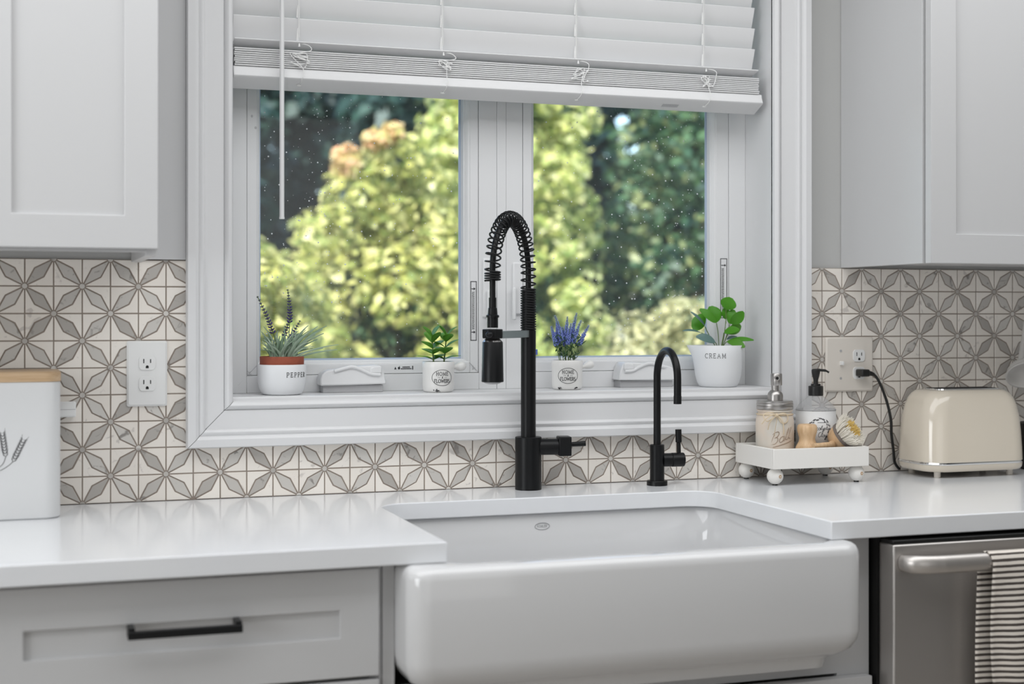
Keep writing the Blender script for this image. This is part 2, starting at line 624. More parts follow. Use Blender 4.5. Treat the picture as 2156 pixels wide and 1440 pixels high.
LET = {
    'P': (0.62, [[(0.1, 0), (0.1, 1)], [(0.1, 1)] + arc(0.33, 0.74, 0.24, 0.26, 90, -90) + [(0.1, 0.48)], _s(0.1, 0), _s(0.08, 1, .08)]),
    'E': (0.62, [[(0.1, 0), (0.1, 1)], [(0, 1), (0.52, 1), (0.52, 0.86)], [(0.1, 0.52), (0.4, 0.52)], [(0.0, 0), (0.54, 0), (0.54, 0.16)], [(0.4, .43), (.4, .61)]]),
    'R': (0.70, [[(0.1, 0), (0.1, 1)], [(0, 1)] + arc(0.33, 0.75, 0.24, 0.25, 90, -90) + [(0.1, 0.5)], [(0.32, 0.5), (0.6, 0), (.68, 0)], _s(0.1, 0)]),
    'C': (0.78, [arc(0.42, 0.5, 0.38, 0.5, 50, 310, 18), [(0.68, .98), (.68, .74)]]),
    'A': (0.80, [[(0.08, 0), (0.38, 1), (0.68, 0)], [(0.2, 0.36), (0.56, 0.36)], _s(0.08, 0), _s(0.68, 0)]),
    'M': (0.95, [[(0.12, 0), (0.14, 1), (0.45, 0.1), (0.76, 1), (0.78, 0)], _s(0.12, 0), _s(0.78, 0), _s(.1, 1, .07), _s(.8, 1, .07)]),
    'H': (0.80, [[(0.12, 0), (0.12, 1)], [(0.62, 0), (0.62, 1)], [(0.12, 0.52), (0.62, 0.52)], _s(.12, 0), _s(.12, 1), _s(.62, 0), _s(.62, 1)]),
    'O': (0.85, [arc(0.4, 0.5, 0.36, 0.5, 0, 360, 22)]),
    'F': (0.60, [[(0.1, 0), (0.1, 1)], [(0, 1), (0.5, 1), (0.5, 0.84)], [(0.1, 0.52), (0.38, 0.52)], _s(0.1, 0)]),
    'L': (0.60, [[(0.1, 0), (0.1, 1)], [(0, 0), (0.5, 0), (0.5, 0.18)], _s(0.1, 1)]),
    'W': (1.05, [[(0.06, 1), (0.28, 0), (0.5, 0.9), (0.72, 0), (0.94, 1)], _s(.06, 1), _s(.94, 1)]),
    'S': (0.60, [arc(0.28, 0.75, 0.22, 0.25, 40, 270, 12) + arc(0.28, 0.25, 0.24, 0.25, 90, -140, 12)]),
    'K': (0.70, [[(0.1, 0), (0.1, 1)], [(0.55, 1), (0.1, 0.42)], [(0.25, 0.6), (0.6, 0)]]),
    '&': (0.7, [[(0.62, 0), (0.2, 0.72)] + arc(0.32, 0.82, 0.13, 0.17, 200, -40, 8) + [(0.12, 0.35)] + arc(0.26, 0.2, 0.2, 0.2, 150, 330, 8) + [(0.6, 0.42)]]),
    'B_script': (0.85, [[(0.15, 0.02), (0.3, 0.98)], [(0.12, 0.86), (0.3, 0.98)] + arc(0.5, 0.76, 0.2, 0.22, 95, -80, 8) + [(0.36, 0.52)] + arc(0.5, 0.27, 0.24, 0.26, 80, -110, 9) + [(0.1, 0.06)]]),
    'a_script': (0.55, [arc(0.26, 0.24, 0.2, 0.22, 30, 340, 12), [(0.46, 0.46), (0.42, 0.1), (0.55, 0.04)]]),
    'l_script': (0.34, [[(0.0, 0.1), (0.28, 0.8), (0.22, 0.98), (0.12, 0.8), (0.12, 0.12), (0.34, 0.06)]]),
    'u_script': (0.50, [[(0.05, 0.45), (0.08, 0.1), (0.22, 0.02), (0.4, 0.42), (0.4, 0.08), (0.52, 0.04)]]),
    'c_script': (0.42, [arc(0.24, 0.24, 0.18, 0.22, 60, 320, 10)]),
    'y_script': (0.48, [[(0.05, 0.45), (0.1, 0.1), (0.24, 0.04), (0.42, 0.46), (0.3, -0.4), (0.12, -0.38), (0.46, 0.06)]]),
    'p_script': (0.50, [[(0.1, 0.45), (0.06, -0.42)], arc(0.25, 0.24, 0.18, 0.2, 170, -170, 10)]),
    't_script': (0.34, [[(0.18, 0.85), (0.12, 0.1), (0.32, 0.06)], [(0.0, 0.58), (0.34, 0.6)]]),
    's_script': (0.38, [[(0.02, 0.08), (0.2, 0.46), (0.3, 0.14), (0.12, 0.0), (0.38, 0.06)]]),
    'E_script': (0.62, [arc(0.36, 0.74, 0.22, 0.24, 60, 260, 10) + arc(0.34, 0.26, 0.28, 0.26, 100, 320, 10)]),
    'C_script': (0.62, [arc(0.36, 0.5, 0.3, 0.5, 60, 310, 14)]),
}


def text_strokes(keys, h, spacing=0.12, slant=0.0):
    out = []
    x = 0.0
    for k in keys:
        if k == ' ':
            x += 0.4
            continue
        w, st = LET[k]
        for s in st:
            out.append([((x + p[0] + slant * p[1]) * h, p[1] * h) for p in s])
        x += w + spacing
    W = (x - spacing) * h
    return [[(p[0] - W / 2, p[1]) for p in s] for s in out], W


def draw(mb, strokes, fn, r, seg=4):
    for s in strokes:
        # resample so ink follows a curved wall
        q = [s[0]]
        for a, b in zip(s, s[1:]):
            n = max(1, int(math.hypot(b[0] - a[0], b[1] - a[1]) / 0.003))
            q += [(a[0] + (b[0] - a[0]) * k / n, a[1] + (b[1] - a[1]) * k / n) for k in range(1, n + 1)]
        if len(q) > 1:
            mb.tube([fn(*p) for p in q], r, seg)


def on_cyl(cx, cy, rfn, phi0, z0):
    """print on a round wall: u along the wall, v up; phi measured from the room side"""
    def fn(u, v):
        r = rfn(z0 + v)
        ph = phi0 + u / r
        return (cx + r * math.sin(ph), cy - r * math.cos(ph), z0 + v)
    return fn


def prof_r(prof):
    hs = [p[1] for p in prof]
    rs = [p[0] for p in prof]
    return lambda z: float(np.interp(z, hs, rs))

# ------------------------------------------------------------------ room shell
RX0, RX1, RY0, CEIL = -2.5, 3.6, -4.5, 2.45
HX0, HX1, HZ0, HZ1 = 0.3655, 1.561, 1.097, 2.212          # hole in the window wall
tag(MB().box(RX0 - .1, RX1 + .1, RY0 - .1, 0.16, -0.05, 0).build('floor', 'floor_wood'), kind='structure')
tag(MB().box(RX0 - .1, RX1 + .1, RY0 - .1, 0.16, CEIL, CEIL + 0.08).build('ceiling', 'ceiling_paint'), kind='structure')
wb = MB()
wb.box(RX0, HX0, 0.006, 0.155, 0, CEIL).box(HX1, RX1, 0.006, 0.155, 0, CEIL)
wb.box(HX0, HX1, 0.006, 0.155, 0, HZ0).box(HX0, HX1, 0.006, 0.155, HZ1, CEIL)
tag(wb.build('wall_back', 'wall_paint'), kind='structure')
tag(MB().box(RX0 - .1, RX0, RY0, 0.155, 0, CEIL).build('wall_left', 'wall_paint'), kind='structure')
tag(MB().box(RX1, RX1 + .1, RY0, 0.155, 0, CEIL).build('wall_right', 'wall_paint'), kind='structure')
tag(MB().box(RX0, RX1, RY0 - .1, RY0, 0, CEIL).build('wall_front', 'wall_paint'), kind='structure')
# overhang added out of view to block the sun, with the roof deck
tag(MB().box(RX0 - .5, RX1 + .5, 0.155, 1.15, 2.53, 2.62).build('sun_block_eave', 'siding'), kind='structure')
tag(MB().box(RX0 - .5, RX1 + .5, RY0 - .5, 0.155, 2.53, 2.62).build('roof_deck', 'siding'), kind='structure')

# ------------------------------------------------------------------ star mosaic backsplash
T = 0.0508
Z0 = 0.914


def inset(poly, d):
    n = len(poly)
    area = sum(poly[i][0] * poly[(i + 1) % n][1] - poly[(i + 1) % n][0] * poly[i][1] for i in range(n))
    sg = 1 if area > 0 else -1
    L = []
    for i in range(n):
        a, b = poly[i], poly[(i + 1) % n]
        dx, dy = b[0] - a[0], b[1] - a[1]
        l = math.hypot(dx, dy)
        nx, ny = -dy / l * sg, dx / l * sg
        L.append((a[0] + nx * d, a[1] + ny * d, dx, dy))
    out = []
    for i in range(n):
        x1, y1, dx1, dy1 = L[i - 1]
        x2, y2, dx2, dy2 = L[i]
        den = dx1 * dy2 - dy1 * dx2
        t = ((x2 - x1) * dy2 - (y2 - y1) * dx2) / den
        out.append((x1 + dx1 * t, y1 + dy1 * t))
    return out


def clip_tips(poly, tips, rad):
    """cut the sharp tips back to the round dot at the node"""
    out = []
    n = len(poly)
    for i, p in enumerate(poly):
        if i in tips:
            nx, ny = tips[i]
            for q in (poly[i - 1], poly[(i + 1) % n]):
                lo, hi = 0.0, 1.0
                for _ in range(30):
                    m_ = (lo + hi) / 2
                    x, y = p[0] + (q[0] - p[0]) * m_, p[1] + (q[1] - p[1]) * m_
                    if math.hypot(x - nx, y - ny) < rad:
                        lo = m_
                    else:
                        hi = m_
                out.append((p[0] + (q[0] - p[0]) * hi, p[1] + (q[1] - p[1]) * hi))
        else:
            out.append(p)
    return out


def piece_mesh(name, poly, material, thick=0.0042):
    inn = inset(poly, 0.00045)
    n = len(poly)
    vs = [(p[0], 0, p[1]) for p in inn] + [(p[0], 0.0006, p[1]) for p in poly] + [(p[0], thick, p[1]) for p in poly]
    fs = [tuple(range(n))]
    for a in (0, n):
        fs += [(a + i, a + (i + 1) % n, a + n + (i + 1) % n, a + n + i) for i in range(n)]
    me = bpy.data.meshes.new(name)
    me.from_pydata(vs, [], fs)
    bm = bmesh.new()
    bm.from_mesh(me)
    bmesh.ops.recalc_face_normals(bm, faces=bm.faces)
    # open at the back: make sure the front looks into the room
    bm.faces.ensure_lookup_table()
    if bm.faces[0].normal.y > 0:
        bmesh.ops.reverse_faces(bm, faces=bm.faces)
    bm.to_mesh(me)
    bm.free()
    me.materials.append(M[material])
    return me


G = 0.0024
h = T / 2
DOT = 0.0050
# diagonal "/" version, centred on the square
pet = inset([(-h, -h), (0.16 * T, -0.16 * T), (h, h), (-0.16 * T, 0.16 * T)], G / 2)
pet = clip_tips(pet, {0: (-h, -h), 2: (h, h)}, DOT + 0.0011)
w_lo = inset([(-h, -h), (h, -h), (h, h), (0.16 * T, -0.16 * T)], G / 2)
w_lo = clip_tips(w_lo, {0: (-h, -h), 2: (h, h)}, DOT + 0.0016)


def mirror(p):
    return [(-a, b) for a, b in p][::-1]


def turn(p):
    return [(-a, -b) for a, b in p]


ME = {}
ME['p/'] = piece_mesh('petal_tile', pet, 'marble_grey')
ME['p\\'] = piece_mesh('petal_tile', mirror(pet), 'marble_grey')
ME['a/'] = piece_mesh('corner_tile', w_lo, 'marble_white')
ME['b/'] = piece_mesh('corner_tile', turn(w_lo), 'marble_white')
ME['a\\'] = piece_mesh('corner_tile', mirror(w_lo), 'marble_white')
ME['b\\'] = piece_mesh('corner_tile', turn(mirror(w_lo)), 'marble_white')
ME['dot'] = piece_mesh('dot_tile', [(DOT * math.cos(2 * PI * k / 10), DOT * math.sin(2 * PI * k / 10)) for k in range(10)], 'marble_grey')
ME['dot_t'] = piece_mesh('dot_tile', [(DOT * math.cos(PI + PI * k / 6), DOT * math.sin(PI + PI * k / 6)) for k in range(7)], 'marble_grey')
ME['dot_b'] = piece_mesh('dot_tile', [(DOT * math.cos(PI * k / 6), DOT * math.sin(PI * k / 6)) for k in range(7)], 'marble_grey')


def backsplash(label, i0, i1, r0, r1):
    x0, x1 = i0 * T, i1 * T
    zt, zb = Z0 + (9 - r0) * T, Z0 + (9 - r1) * T
    base = MB().box(x0, x1, 0.0012, 0.006, zb, zt).build('backsplash', 'grout')
    tag(base, label, kind='structure')
    o0 = ORG[base.name]

    def put(key, x, z, nm):
        o = bpy.data.objects.new(nm, ME[key])
        C.objects.link(o)
        o.parent = base
        o.location = Vector((x + random.uniform(-.00015, .00015), random.uniform(-.0003, .0003), z + random.uniform(-.00015, .00015))) - o0
        o.rotation_euler = (random.uniform(-.004, .004), 0, random.uniform(-.004, .004))
    for i in range(i0, i1):
        for r in range(r0, r1):
            cx, cz = (i + .5) * T, Z0 + (8.5 - r) * T
            d = '\\' if (i + r) % 2 else '/'
            put('p' + d, cx, cz, 'petal_tile')
            put('a' + d, cx, cz, 'corner_tile')
            put('b' + d, cx, cz, 'corner_tile')
    for i in range(i0, i1 + 1):
        for r in range(r0, r1 + 1):
            if (i + r) % 2 and i0 < i < i1:
                k = 'dot_b' if r == 9 else ('dot_t' if r == r0 else 'dot')
                put(k, i * T, Z0 + (9 - r) * T, 'dot_tile')
    return base


backsplash('star mosaic backsplash left of the window, under the left wall cabinet', -3, 6, 0, 9)
backsplash('two-row strip of star mosaic backsplash below the window casing', 6, 32, 7, 9)
backsplash('star mosaic backsplash behind the toaster, right of the window', 32, 47, 0, 9)

# ------------------------------------------------------------------ window
win = thing('window_1', (0.963, 0.10, 1.0135), 'white double casement window with moulded casing over the sink', kind='structure')
CX0, CX1, CZ0, CZ1, CW = 0.2905, 1.637, 1.0135, 2.30, 0.088
prof = [(0, 0.0), (0, .022), (.002, .025), (.016, .026), (.019, .0235), (.021, .0225), (.023, .0185), (.026, .0205), (.030, .0205), (.0335, .018), (.035, .0135),
        (.070, .0125), (.0712, .0095), (.0726, .0130), (.0755, .0165), (.0795, .0178), (.0835, .0165), (.0865, .0130), (.088, .0095), (.088, 0.0)]


def casing(side):
    """one mitred board of the casing: the profile runs from one mitre to the other"""
    a, b = [], []
    for (t, hh) in prof:
        y = -hh
        if side == 'L':
            a.append((CX0 + t, y, CZ0 + t)); b.append((CX0 + t, y, CZ1 - t))
        elif side == 'R':
            a.append((CX1 - t, y, CZ0 + t)); b.append((CX1 - t, y, CZ1 - t))
        elif side == 'B':
            a.append((CX0 + t + .0013, y, CZ0 + t)); b.append((CX1 - t - .0003, y, CZ0 + t))
        else:
            a.append((CX0 + t, y, CZ1 - t)); b.append((CX1 - t, y, CZ1 - t))
    MB().loft([a, b]).build('casing_board', 'trim_paint', win, smooth=35)


for s_ in 'LRBT':
    casing(s_)
# jambs and sill
MB().box(HX0, 0.3775, -0.004, 0.125, 1.1093, HZ1).build('jamb', 'trim_paint', win)
MB().box(1.549, HX1, -0.004, 0.125, 1.1093, HZ1).build('jamb', 'trim_paint', win)
MB().box(0.3775, 1.549, -0.004, 0.125, 2.20, HZ1).build('jamb', 'trim_paint', win)
MB().box(HX0, HX1, -0.0085, 0.125, HZ0, 1.109).build('window_sill', 'trim_paint', win, bevel=0.002)
# vinyl frame boards and mullion
FY0, FY1 = 0.118, 0.154
MB().box(0.3775, 0.4241, FY0, FY1, 1.109, 2.2).build('frame_board', 'vinyl', win, bevel=0.0012)
MB().box(1.5079, 1.549, FY0, FY1, 1.109, 2.2).build('frame_board', 'vinyl', win, bevel=0.0012)
MB().box(0.4241, 0.9145, FY0, FY1, 1.109, 1.1440).build('frame_board', 'vinyl', win, bevel=0.0012)
MB().box(1.0137, 1.5079, FY0, FY1, 1.109, 1.1440).build('frame_board', 'vinyl', win, bevel=0.0012)
MB().box(0.4235, 1.5085, FY0, FY1, 2.15, 2.2).build('frame_board', 'vinyl', win, bevel=0.0012)
for (a, b, y) in ((0.9146, 0.9549, .1185), (0.9551, 0.9753, .1170), (0.9755, 1.0132, .1185)):
    MB().box(a, b, y, FY1, 1.109, 2.15).build('mullion_board', 'vinyl', win, bevel=0.0012)


def sash(x0, x1, fl, fr, fb, bl, br, bb, label):
    """casement sash: two stiles, two rails, sloped glazing bead, spacer, pane, dust"""
    z0, z1, ft = 1.1447, 2.148, 0.024
    y0, y1, yg = 0.1195, 0.1545, 0.141
    s = thing('sash', ((x0 + x1) / 2, 0.137, z0), parent=win)
    tag(s, label)
    MB().box(x0, x0 + fl, y0, y1, z0, z1).build('stile', 'vinyl', s, bevel=0.0015)
    MB().box(x1 - fr, x1, y0, y1, z0, z1).build('stile', 'vinyl', s, bevel=0.0015)
    MB().box(x0 + fl, x1 - fr, y0, y1, z0, z0 + fb).build('rail', 'vinyl', s, bevel=0.0015)
    MB().box(x0 + fl, x1 - fr, y0, y1, z1 - ft, z1).build('rail', 'vinyl', s, bevel=0.0015)
    ix0, ix1, iz0, iz1 = x0 + fl, x1 - fr, z0 + fb, z1 - ft

    def ring(k, y):
        return [(ix0 + bl * k, y, iz0 + bb * k), (ix1 - br * k, y, iz0 + bb * k), (ix1 - br * k, y, iz1 - bb * k), (ix0 + bl * k, y, iz1 - bb * k)]
    MB().loft([ring(0, y0 + .001), ring(.22, y0 + .002), ring(.45, y0 + .007), ring(.5, y0 + .009), ring(.62, y0 + .0095), ring(0.72, yg), ring(0, yg)], False, False).build('glazing_bead', 'vinyl', s)
    MB().loft([ring(0.72, yg), ring(1.0, yg + .0005), ring(1.0, yg + .002), ring(.72, yg + .002)], False, False).build('spacer', 'spacer', s)
    gx0, gx1, gz0, gz1 = ix0 + bl * .6, ix1 - br * .6, iz0 + bb * .6, iz1 - bb * .6
    MB().box(gx0, gx1, yg + .0022, yg + .0052, gz0, gz1).build('pane', 'window_glass', s)
    d = MB()
    for k in range(420):
        r = random.choice((.0007, .0008, .0011, .0014, .0019))
        x = random.uniform(gx0 + .01, gx1 - .01)
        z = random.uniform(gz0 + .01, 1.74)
        if random.random() < .45:
            x = gx0 + (gx1 - gx0) * min(.97, max(.03, random.gauss(.30 if x0 < .8 else .72, .2)))
            z = random.uniform(1.25, 1.72)
        y = yg + .0018
        d.add([(x - r, y, z), (x + r, y, z), (x, y, z - r), (x, y, z + r), (x, y - r * .6, z)], [(0, 2, 4), (2, 1, 4), (1, 3, 4), (3, 0, 4)])
    tag(d.build('dust_specks', 'dust', s), 'pale dust specks stuck on the pane', kind='stuff')
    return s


s1 = sash(0.4247, 0.9138, 0.0205, 0.0190, 0.0213, 0.010, 0.0185, 0.0115, 'left casement sash')
s2 = sash(1.0144, 1.5073, 0.0205, 0.0322, 0.0213, 0.011, 0.0165, 0.0115, 'right casement sash')
# warning stickers on the sash stiles: black outline, arrows and small print
def sticker(s, x0, x1, z0, z1, y, arrows):
    k = MB()
    w = 0.0014
    k.box(x0, x1, y, y + .0006, z0, z0 + w).box(x0, x1, y, y + .0006, z1 - w, z1).box(x0, x0 + w, y, y + .0006, z0, z1).box(x1 - w, x1, y, y + .0006, z0, z1)
    for az in arrows:
        k.box(x0 + .0025, x1 - .006, y, y + .0006, az - .0008, az + .0008)
        k.prism([(x1 - .0065, az - .003), (x1 - .0025, az), (x1 - .0065, az + .003)], 'y', y, y + .0006)
    k.build('warning_sticker', 'ink', s)
    p = MB()
    for xx in (x0 + .0042, x0 + .0062, x0 + .0082):
        z = min(arrows) + .006
        top = max(arrows) - .006 if len(arrows) > 1 else max(arrows) - .006
        if len(arrows) == 1:
            z, top = z0 + .004, arrows[0] - .006
        while z < top:
            l = random.uniform(.0015, .0042)
            p.box(xx - .0004, xx + .0004, y, y + .0006, z, min(z + l, top))
            z += l + .0011
    p.build('small_print', 'ink', s)


sticker(s1, 0.8962, 0.9098, 1.2125, 1.3386, 0.1189, (1.2305, 1.3225))
sticker(s2, 1.4862, 1.5030, 1.2600, 1.3946, 0.1189, (1.3790,))
# maker's print on the bottom rail of the left sash
k = MB()
k.prism([(0.7300, 1.1535), (0.7345, 1.1535), (0.7322, 1.1590)], 'y', .1189, .1196)
k.prism(arc(0.7400, 1.1560, .0023, .0028, 0, 330, 10), 'y', .1189, .1196).box(.7405, .7415, .1189, .1196, 1.156, 1.1605)
for row, (xa, xb) in enumerate(((0.7475, 0.7625), (0.7440, 0.7660))):
    x = xa
    while x < xb:
        w_ = random.uniform(.0010, .0020)
        k.box(x, x + w_, .1189, .1196, 1.1570 - row * .0035, 1.1592 - row * .0035)
        x += w_ + .0005
k.box(0.7685, 0.7705, .1189, .1196, 1.1525, 1.1605)
k.build('makers_print', 'ink', s1)
MB().box(1.0425, 1.0470, .1165, .1205, 1.181, 1.193).build('blue_tab', 'violet_blue', s2, bevel=0.0006)
wm = MB()
for (a, b) in (((.4070, 1.1250), (.4455, 1.1665)), ((.8935, 1.1665), (.9130, 1.1460))):
    wm.tube([(a[0], .1183, a[1]), (b[0], .1190, b[1])], .0005, 4)
for k in range(16):
    cx_, cz_ = random.choice(((.4300, 1.1500), (.9040, 1.1560), (.4270, 1.1490)))
    a0 = random.uniform(0, 6.28)
    l_ = random.uniform(.002, .006)
    x_, z_ = cx_ + random.uniform(-.004, .004), cz_ + random.uniform(-.004, .004)
    wm.tube([(x_, .1190, z_), (x_ + l_ * math.cos(a0), .1190, z_ + l_ * math.sin(a0))], random.uniform(.0003, .0007), 4)
for (x_, z_) in ((.4345, 1.668), (.4420, 1.645)):
    wm.ball((x_, .1192, z_), .0024, (1, .3, 1.2), 8, 6)
wm.build('weld_scuffs', 'sticker_grey', s1)
# sash locks on the mullion
for (x0, x1, z0, z1, lx0, lx1) in ((0.9225, 0.9425, 1.262, 1.388, 0.9290, 0.9390), (0.9895, 1.0125, 1.268, 1.380, 0.9865, 0.9945)):
    lk = MB().box(x0, x1, .1125, .1190, z0, z1).build('sash_lock', 'vinyl', win, bevel=0.004)
    MB().box(lx0, lx1, .1035, .1130, z0 - .012, z0 + .058).build('lock_lever', 'vinyl', lk, bevel=0.003)


def operator(x0, flip):
    """crank operator on the window frame: base, humped cover, folded handle"""
    def X(u):
        return x0 + (0.1365 - u if flip else u)

    def cv(pts):
        return [(X((cx - 150) / 11.98 * .000985), 1.1235 + (760 - cy) / 11.98 * .000985) for cx, cy in pts]
    o = thing('crank_operator', (x0 + .068, .095, 1.109), parent=win)
    MB().box(min(X(.006), X(.131)), max(X(.006), X(.131)), .083, .118, 1.1092, 1.1240).build('base', 'grey_plastic', o, bevel=0.001)
    cover = [(150, 760), (150, 600), (180, 500), (250, 425), (330, 380), (430, 362), (700, 345), (900, 300), (1250, 280), (1500, 265), (1640, 262), (1700, 320), (1770, 500), (1815, 740)]
    MB().prism(cv(cover), 'y', .076, .1175).build('cover', 'vinyl', o, bevel=0.003, smooth=35)
    mid = [(490, 400), (700, 345), (900, 300), (1050, 320), (1250, 400), (1420, 480), (1650, 500)]
    path = [(p[0], .0745, p[1]) for p in cv(mid)]
    MB().tube(catmull(path, 6), 0.0036, 10, flat=(1.0, 0.8)).build('handle', 'vinyl', o, smooth=60)
    kn = cv([(1380, 470), (1390, 330), (1470, 285), (1660, 270), (1690, 330), (1690, 470)])
    MB().prism(kn, 'y', .072, .090).build('knob', 'vinyl', o, bevel=0.003, smooth=35)


operator(0.5660, False)
operator(1.2200, True)

# ------------------------------------------------------------------ venetian blind
bl = thing('venetian_blind', (0.96, 0.035, 1.729), 'white two-inch slat blind pulled part way up inside the window', 'blind')
BX0, BX1 = 0.3845, 1.524
rail = [(.047, 1.7110), (.009, 1.7280), (.006, 1.7315), (.0085, 1.7365), (.0115, 1.7425), (.0120, 1.7475), (.0135, 1.7505), (.060, 1.7505), (.060, 1.722)]
br = MB().prism(rail, 'x', BX0 - .002, 1.5325).build('bottom_rail', 'blind', bl, bevel=0.001)
MB().add([(1.300, .024, 1.7208), (1.338, .024, 1.7208), (1.338, .034, 1.7163), (1.300, .034, 1.7163), (1.300, .024, 1.7216), (1.338, .024, 1.7216), (1.338, .034, 1.7171), (1.300, .034, 1.7171)], [(0, 1, 2, 3), (4, 7, 6, 5), (0, 4, 5, 1), (1, 5, 6, 2), (2, 6, 7, 3), (3, 7, 4, 0)]).build('rail_sticker', 'sticker_grey', br)
z = 1.7522
slat_me = None


def slat(zc, yc, tilt, x0=BX0, x1=BX1):
    global slat_me
    if slat_me is None:
        a = []
        n = 6
        w2, t2 = .025, .0014
        for k in range(n + 1):
            a.append((-w2 + .001 * math.cos(PI / 2 + PI * k / n) * 1.4, t2 * math.sin(PI / 2 + PI * k / n)))
        for k in range(n + 1):
            a.append((w2 + .001 * math.cos(-PI / 2 + PI * k / n) * 1.4, t2 * math.sin(-PI / 2 + PI * k / n)))
        o = MB().prism([(p[0], p[1]) for p in a], 'x', x0 - .96, x1 - .96).build('slat', 'blind', bl, smooth=40, origin=(0, 0, 0))
        slat_me = o.data
    else:
        o = bpy.data.objects.new('slat', slat_me)
        C.objects.link(o)
        o.parent = bl
    o.location = Vector((.96 + random.uniform(-.001, .001), yc, zc)) - ORG[bl.name]
    o.rotation_euler = (math.radians(tilt), 0, 0)


for k in range(9):
    slat(1.7524 + k * .0040, 0.036 + random.uniform(-.0012, .0012), random.uniform(-.4, .4))
slat(1.7970, 0.038, -15)
for zb in (1.8515, 1.897, 1.9425, 1.988, 2.0335, 2.079, 2.1245):
    slat(zb - .0235, 0.039, -70 + random.uniform(-.8, .8))
MB().box(BX0 - .004, BX1 + .004, .010, .062, 2.145, 2.198).build('headrail', 'blind', bl, bevel=0.002)
for cxx in (0.512, 0.807, 1.1005, 1.398):
    lc = MB()
    lc.tube([(cxx, .0275, 2.145), (cxx, .0270, 1.80)], .0008, 6)
    lc.tube([(cxx + .003, .0285, 2.145), (cxx + .002, .0280, 1.815)], .0006, 6)
    for zb in (1.8060, 1.8515, 1.897, 1.9425, 1.988, 2.0335, 2.079):
        lc.tube([(cxx - .0030, .0275, zb + .002), (cxx - .0020, .0285, zb + .016), (cxx - .001, .0300, zb + .028)], [.0014, .0017, .0009], 6)
    lc.tube([(cxx - .0015, .0105, 1.7935), (cxx - .0015, .0110, 1.8000)], [.0022, .0012], 6)
    o = lc.build('ladder_cord', 'cord_white', bl, smooth=60)
    pts = [(cxx, .027, 1.802), (cxx + .010, .012, 1.799), (cxx + .019, .006, 1.794), (cxx + .020, .0055, 1.786)]
    for k in range(13):
        pts.append((cxx + random.uniform(-.020, .020), random.uniform(.002, .0075), random.uniform(1.752, 1.785)))
    pts += [(cxx + .003, .004, 1.752), (cxx + .006, .0035, 1.741), (cxx + .003, .003, 1.731), (cxx + .002, .010, 1.7245), (cxx, .024, 1.7195)]
    lcd = MB().tube(catmull(pts, 7), .00085, 5)
    lcd.ball((cxx, .024, 1.7195), .0032, (1.5, 1.2, .7), 10, 6)
    lcd.build('loose_cord', 'cord_white', o, smooth=60)
wd = MB().cyl((0.4735, -.006, 1.4548), (0.4735, -.006, 2.13), .0046, seg=6)
w_ = wd.build('tilt_wand', 'blind', bl, smooth=20)
MB().cyl((0.4735, -.006, 1.4535), (0.4735, -.006, 1.4575), .0052, seg=6).build('wand_tip', 'blind', w_)
MB().tube([(0.4735, -.006, 2.128), (0.4735, .002, 2.150), (0.4735, .0105, 2.165)], .0016, 6).build('wand_hook', 'grey_plastic', w_)

# ------------------------------------------------------------------ worktop, sink
def slab(poly, z0, z1, name, material, bevel):
    return MB().prism(poly, 'z', z0, z1).build(name, material, bevel=bevel)


cr = 0.055
cut = [(0.620, -.648), (0.620, -.177 - cr)]
cut += [(0.620 + cr + cr * math.cos(math.radians(180 - a)), -.177 - cr + cr * math.sin(math.radians(180 - a))) for a in range(10, 91, 10)]
cut += [(1.303 - cr + cr * math.cos(math.radians(90 - a)), -.177 - cr + cr * math.sin(math.radians(90 - a))) for a in range(0, 91, 10)]
cut += [(1.303, -.648)]
poly = [(-1.05, -.0008), (-1.05, -.648)] + cut + [(2.62, -.648), (2.62, -.0008)]
wt = slab(poly, .882, .914, 'worktop', 'quartz', .002)
tag(wt, 'white polished quartz worktop running around the farmhouse sink', 'worktop')

sk = thing('farmhouse_sink', (0.945, -.42, .66), 'white glazed farmhouse sink with a deep apron front set into the worktop', 'sink')
OX0, OX1, OY0, OY1 = 0.548, 1.343, -.697, -.135
rings = []
for (d, zz, rr) in ((.085, .664, .03), (.045, .667, .03), (.042, .683, .03), (.034, .6895, .03), (.024, .6935, .032), (.010, .7035, .036), (.0025, .719, .036), (0, .735, .036),
                    (0, .862, .036), (.0012, .870, .036), (.005, .877, .034), (.011, .8808, .030), (.017, .8817, .026)):
    rings.append(rrect(OX0 + d, OX1 - d, OY0 + d, OY1 - d * .4, rr, zz, 8))
IX0, IX1, IY0, IY1 = 0.611, 1.312, -.655, -.168
for (d, zz, rr) in ((-.006, .8817, .05), (-.002, .8805, .052), (.001, .876, .054), (.004, .80, .055), (.008, .71, .06), (.016, .69, .065), (.035, .677, .07), (.08, .672, .07)):
    rings.append(rrect(IX0 + d, IX1 - d, IY0 + d, IY1 - d, rr, zz, 8))
MB().loft(rings).build('basin', 'fireclay', sk, smooth=50)
# oval maker's mark on the rear wall of the basin
ym = -.1702
om = MB()
MXC, MZC = 0.952, 0.8565
for rx, ry in ((.0150, .0066),):
    om.tube([(MXC + rx * math.cos(a), ym, MZC + ry * math.sin(a)) for a in [2 * PI * k / 36 for k in range(37)]], .0007, 6)
tx, _w = text_strokes('KOHLER', .0044, .22)
draw(om, tx, lambda u, v: (MXC + u * .84, ym, MZC - .0022 + v), .0003)
om.build('makers_mark', 'grey_plastic', sk)


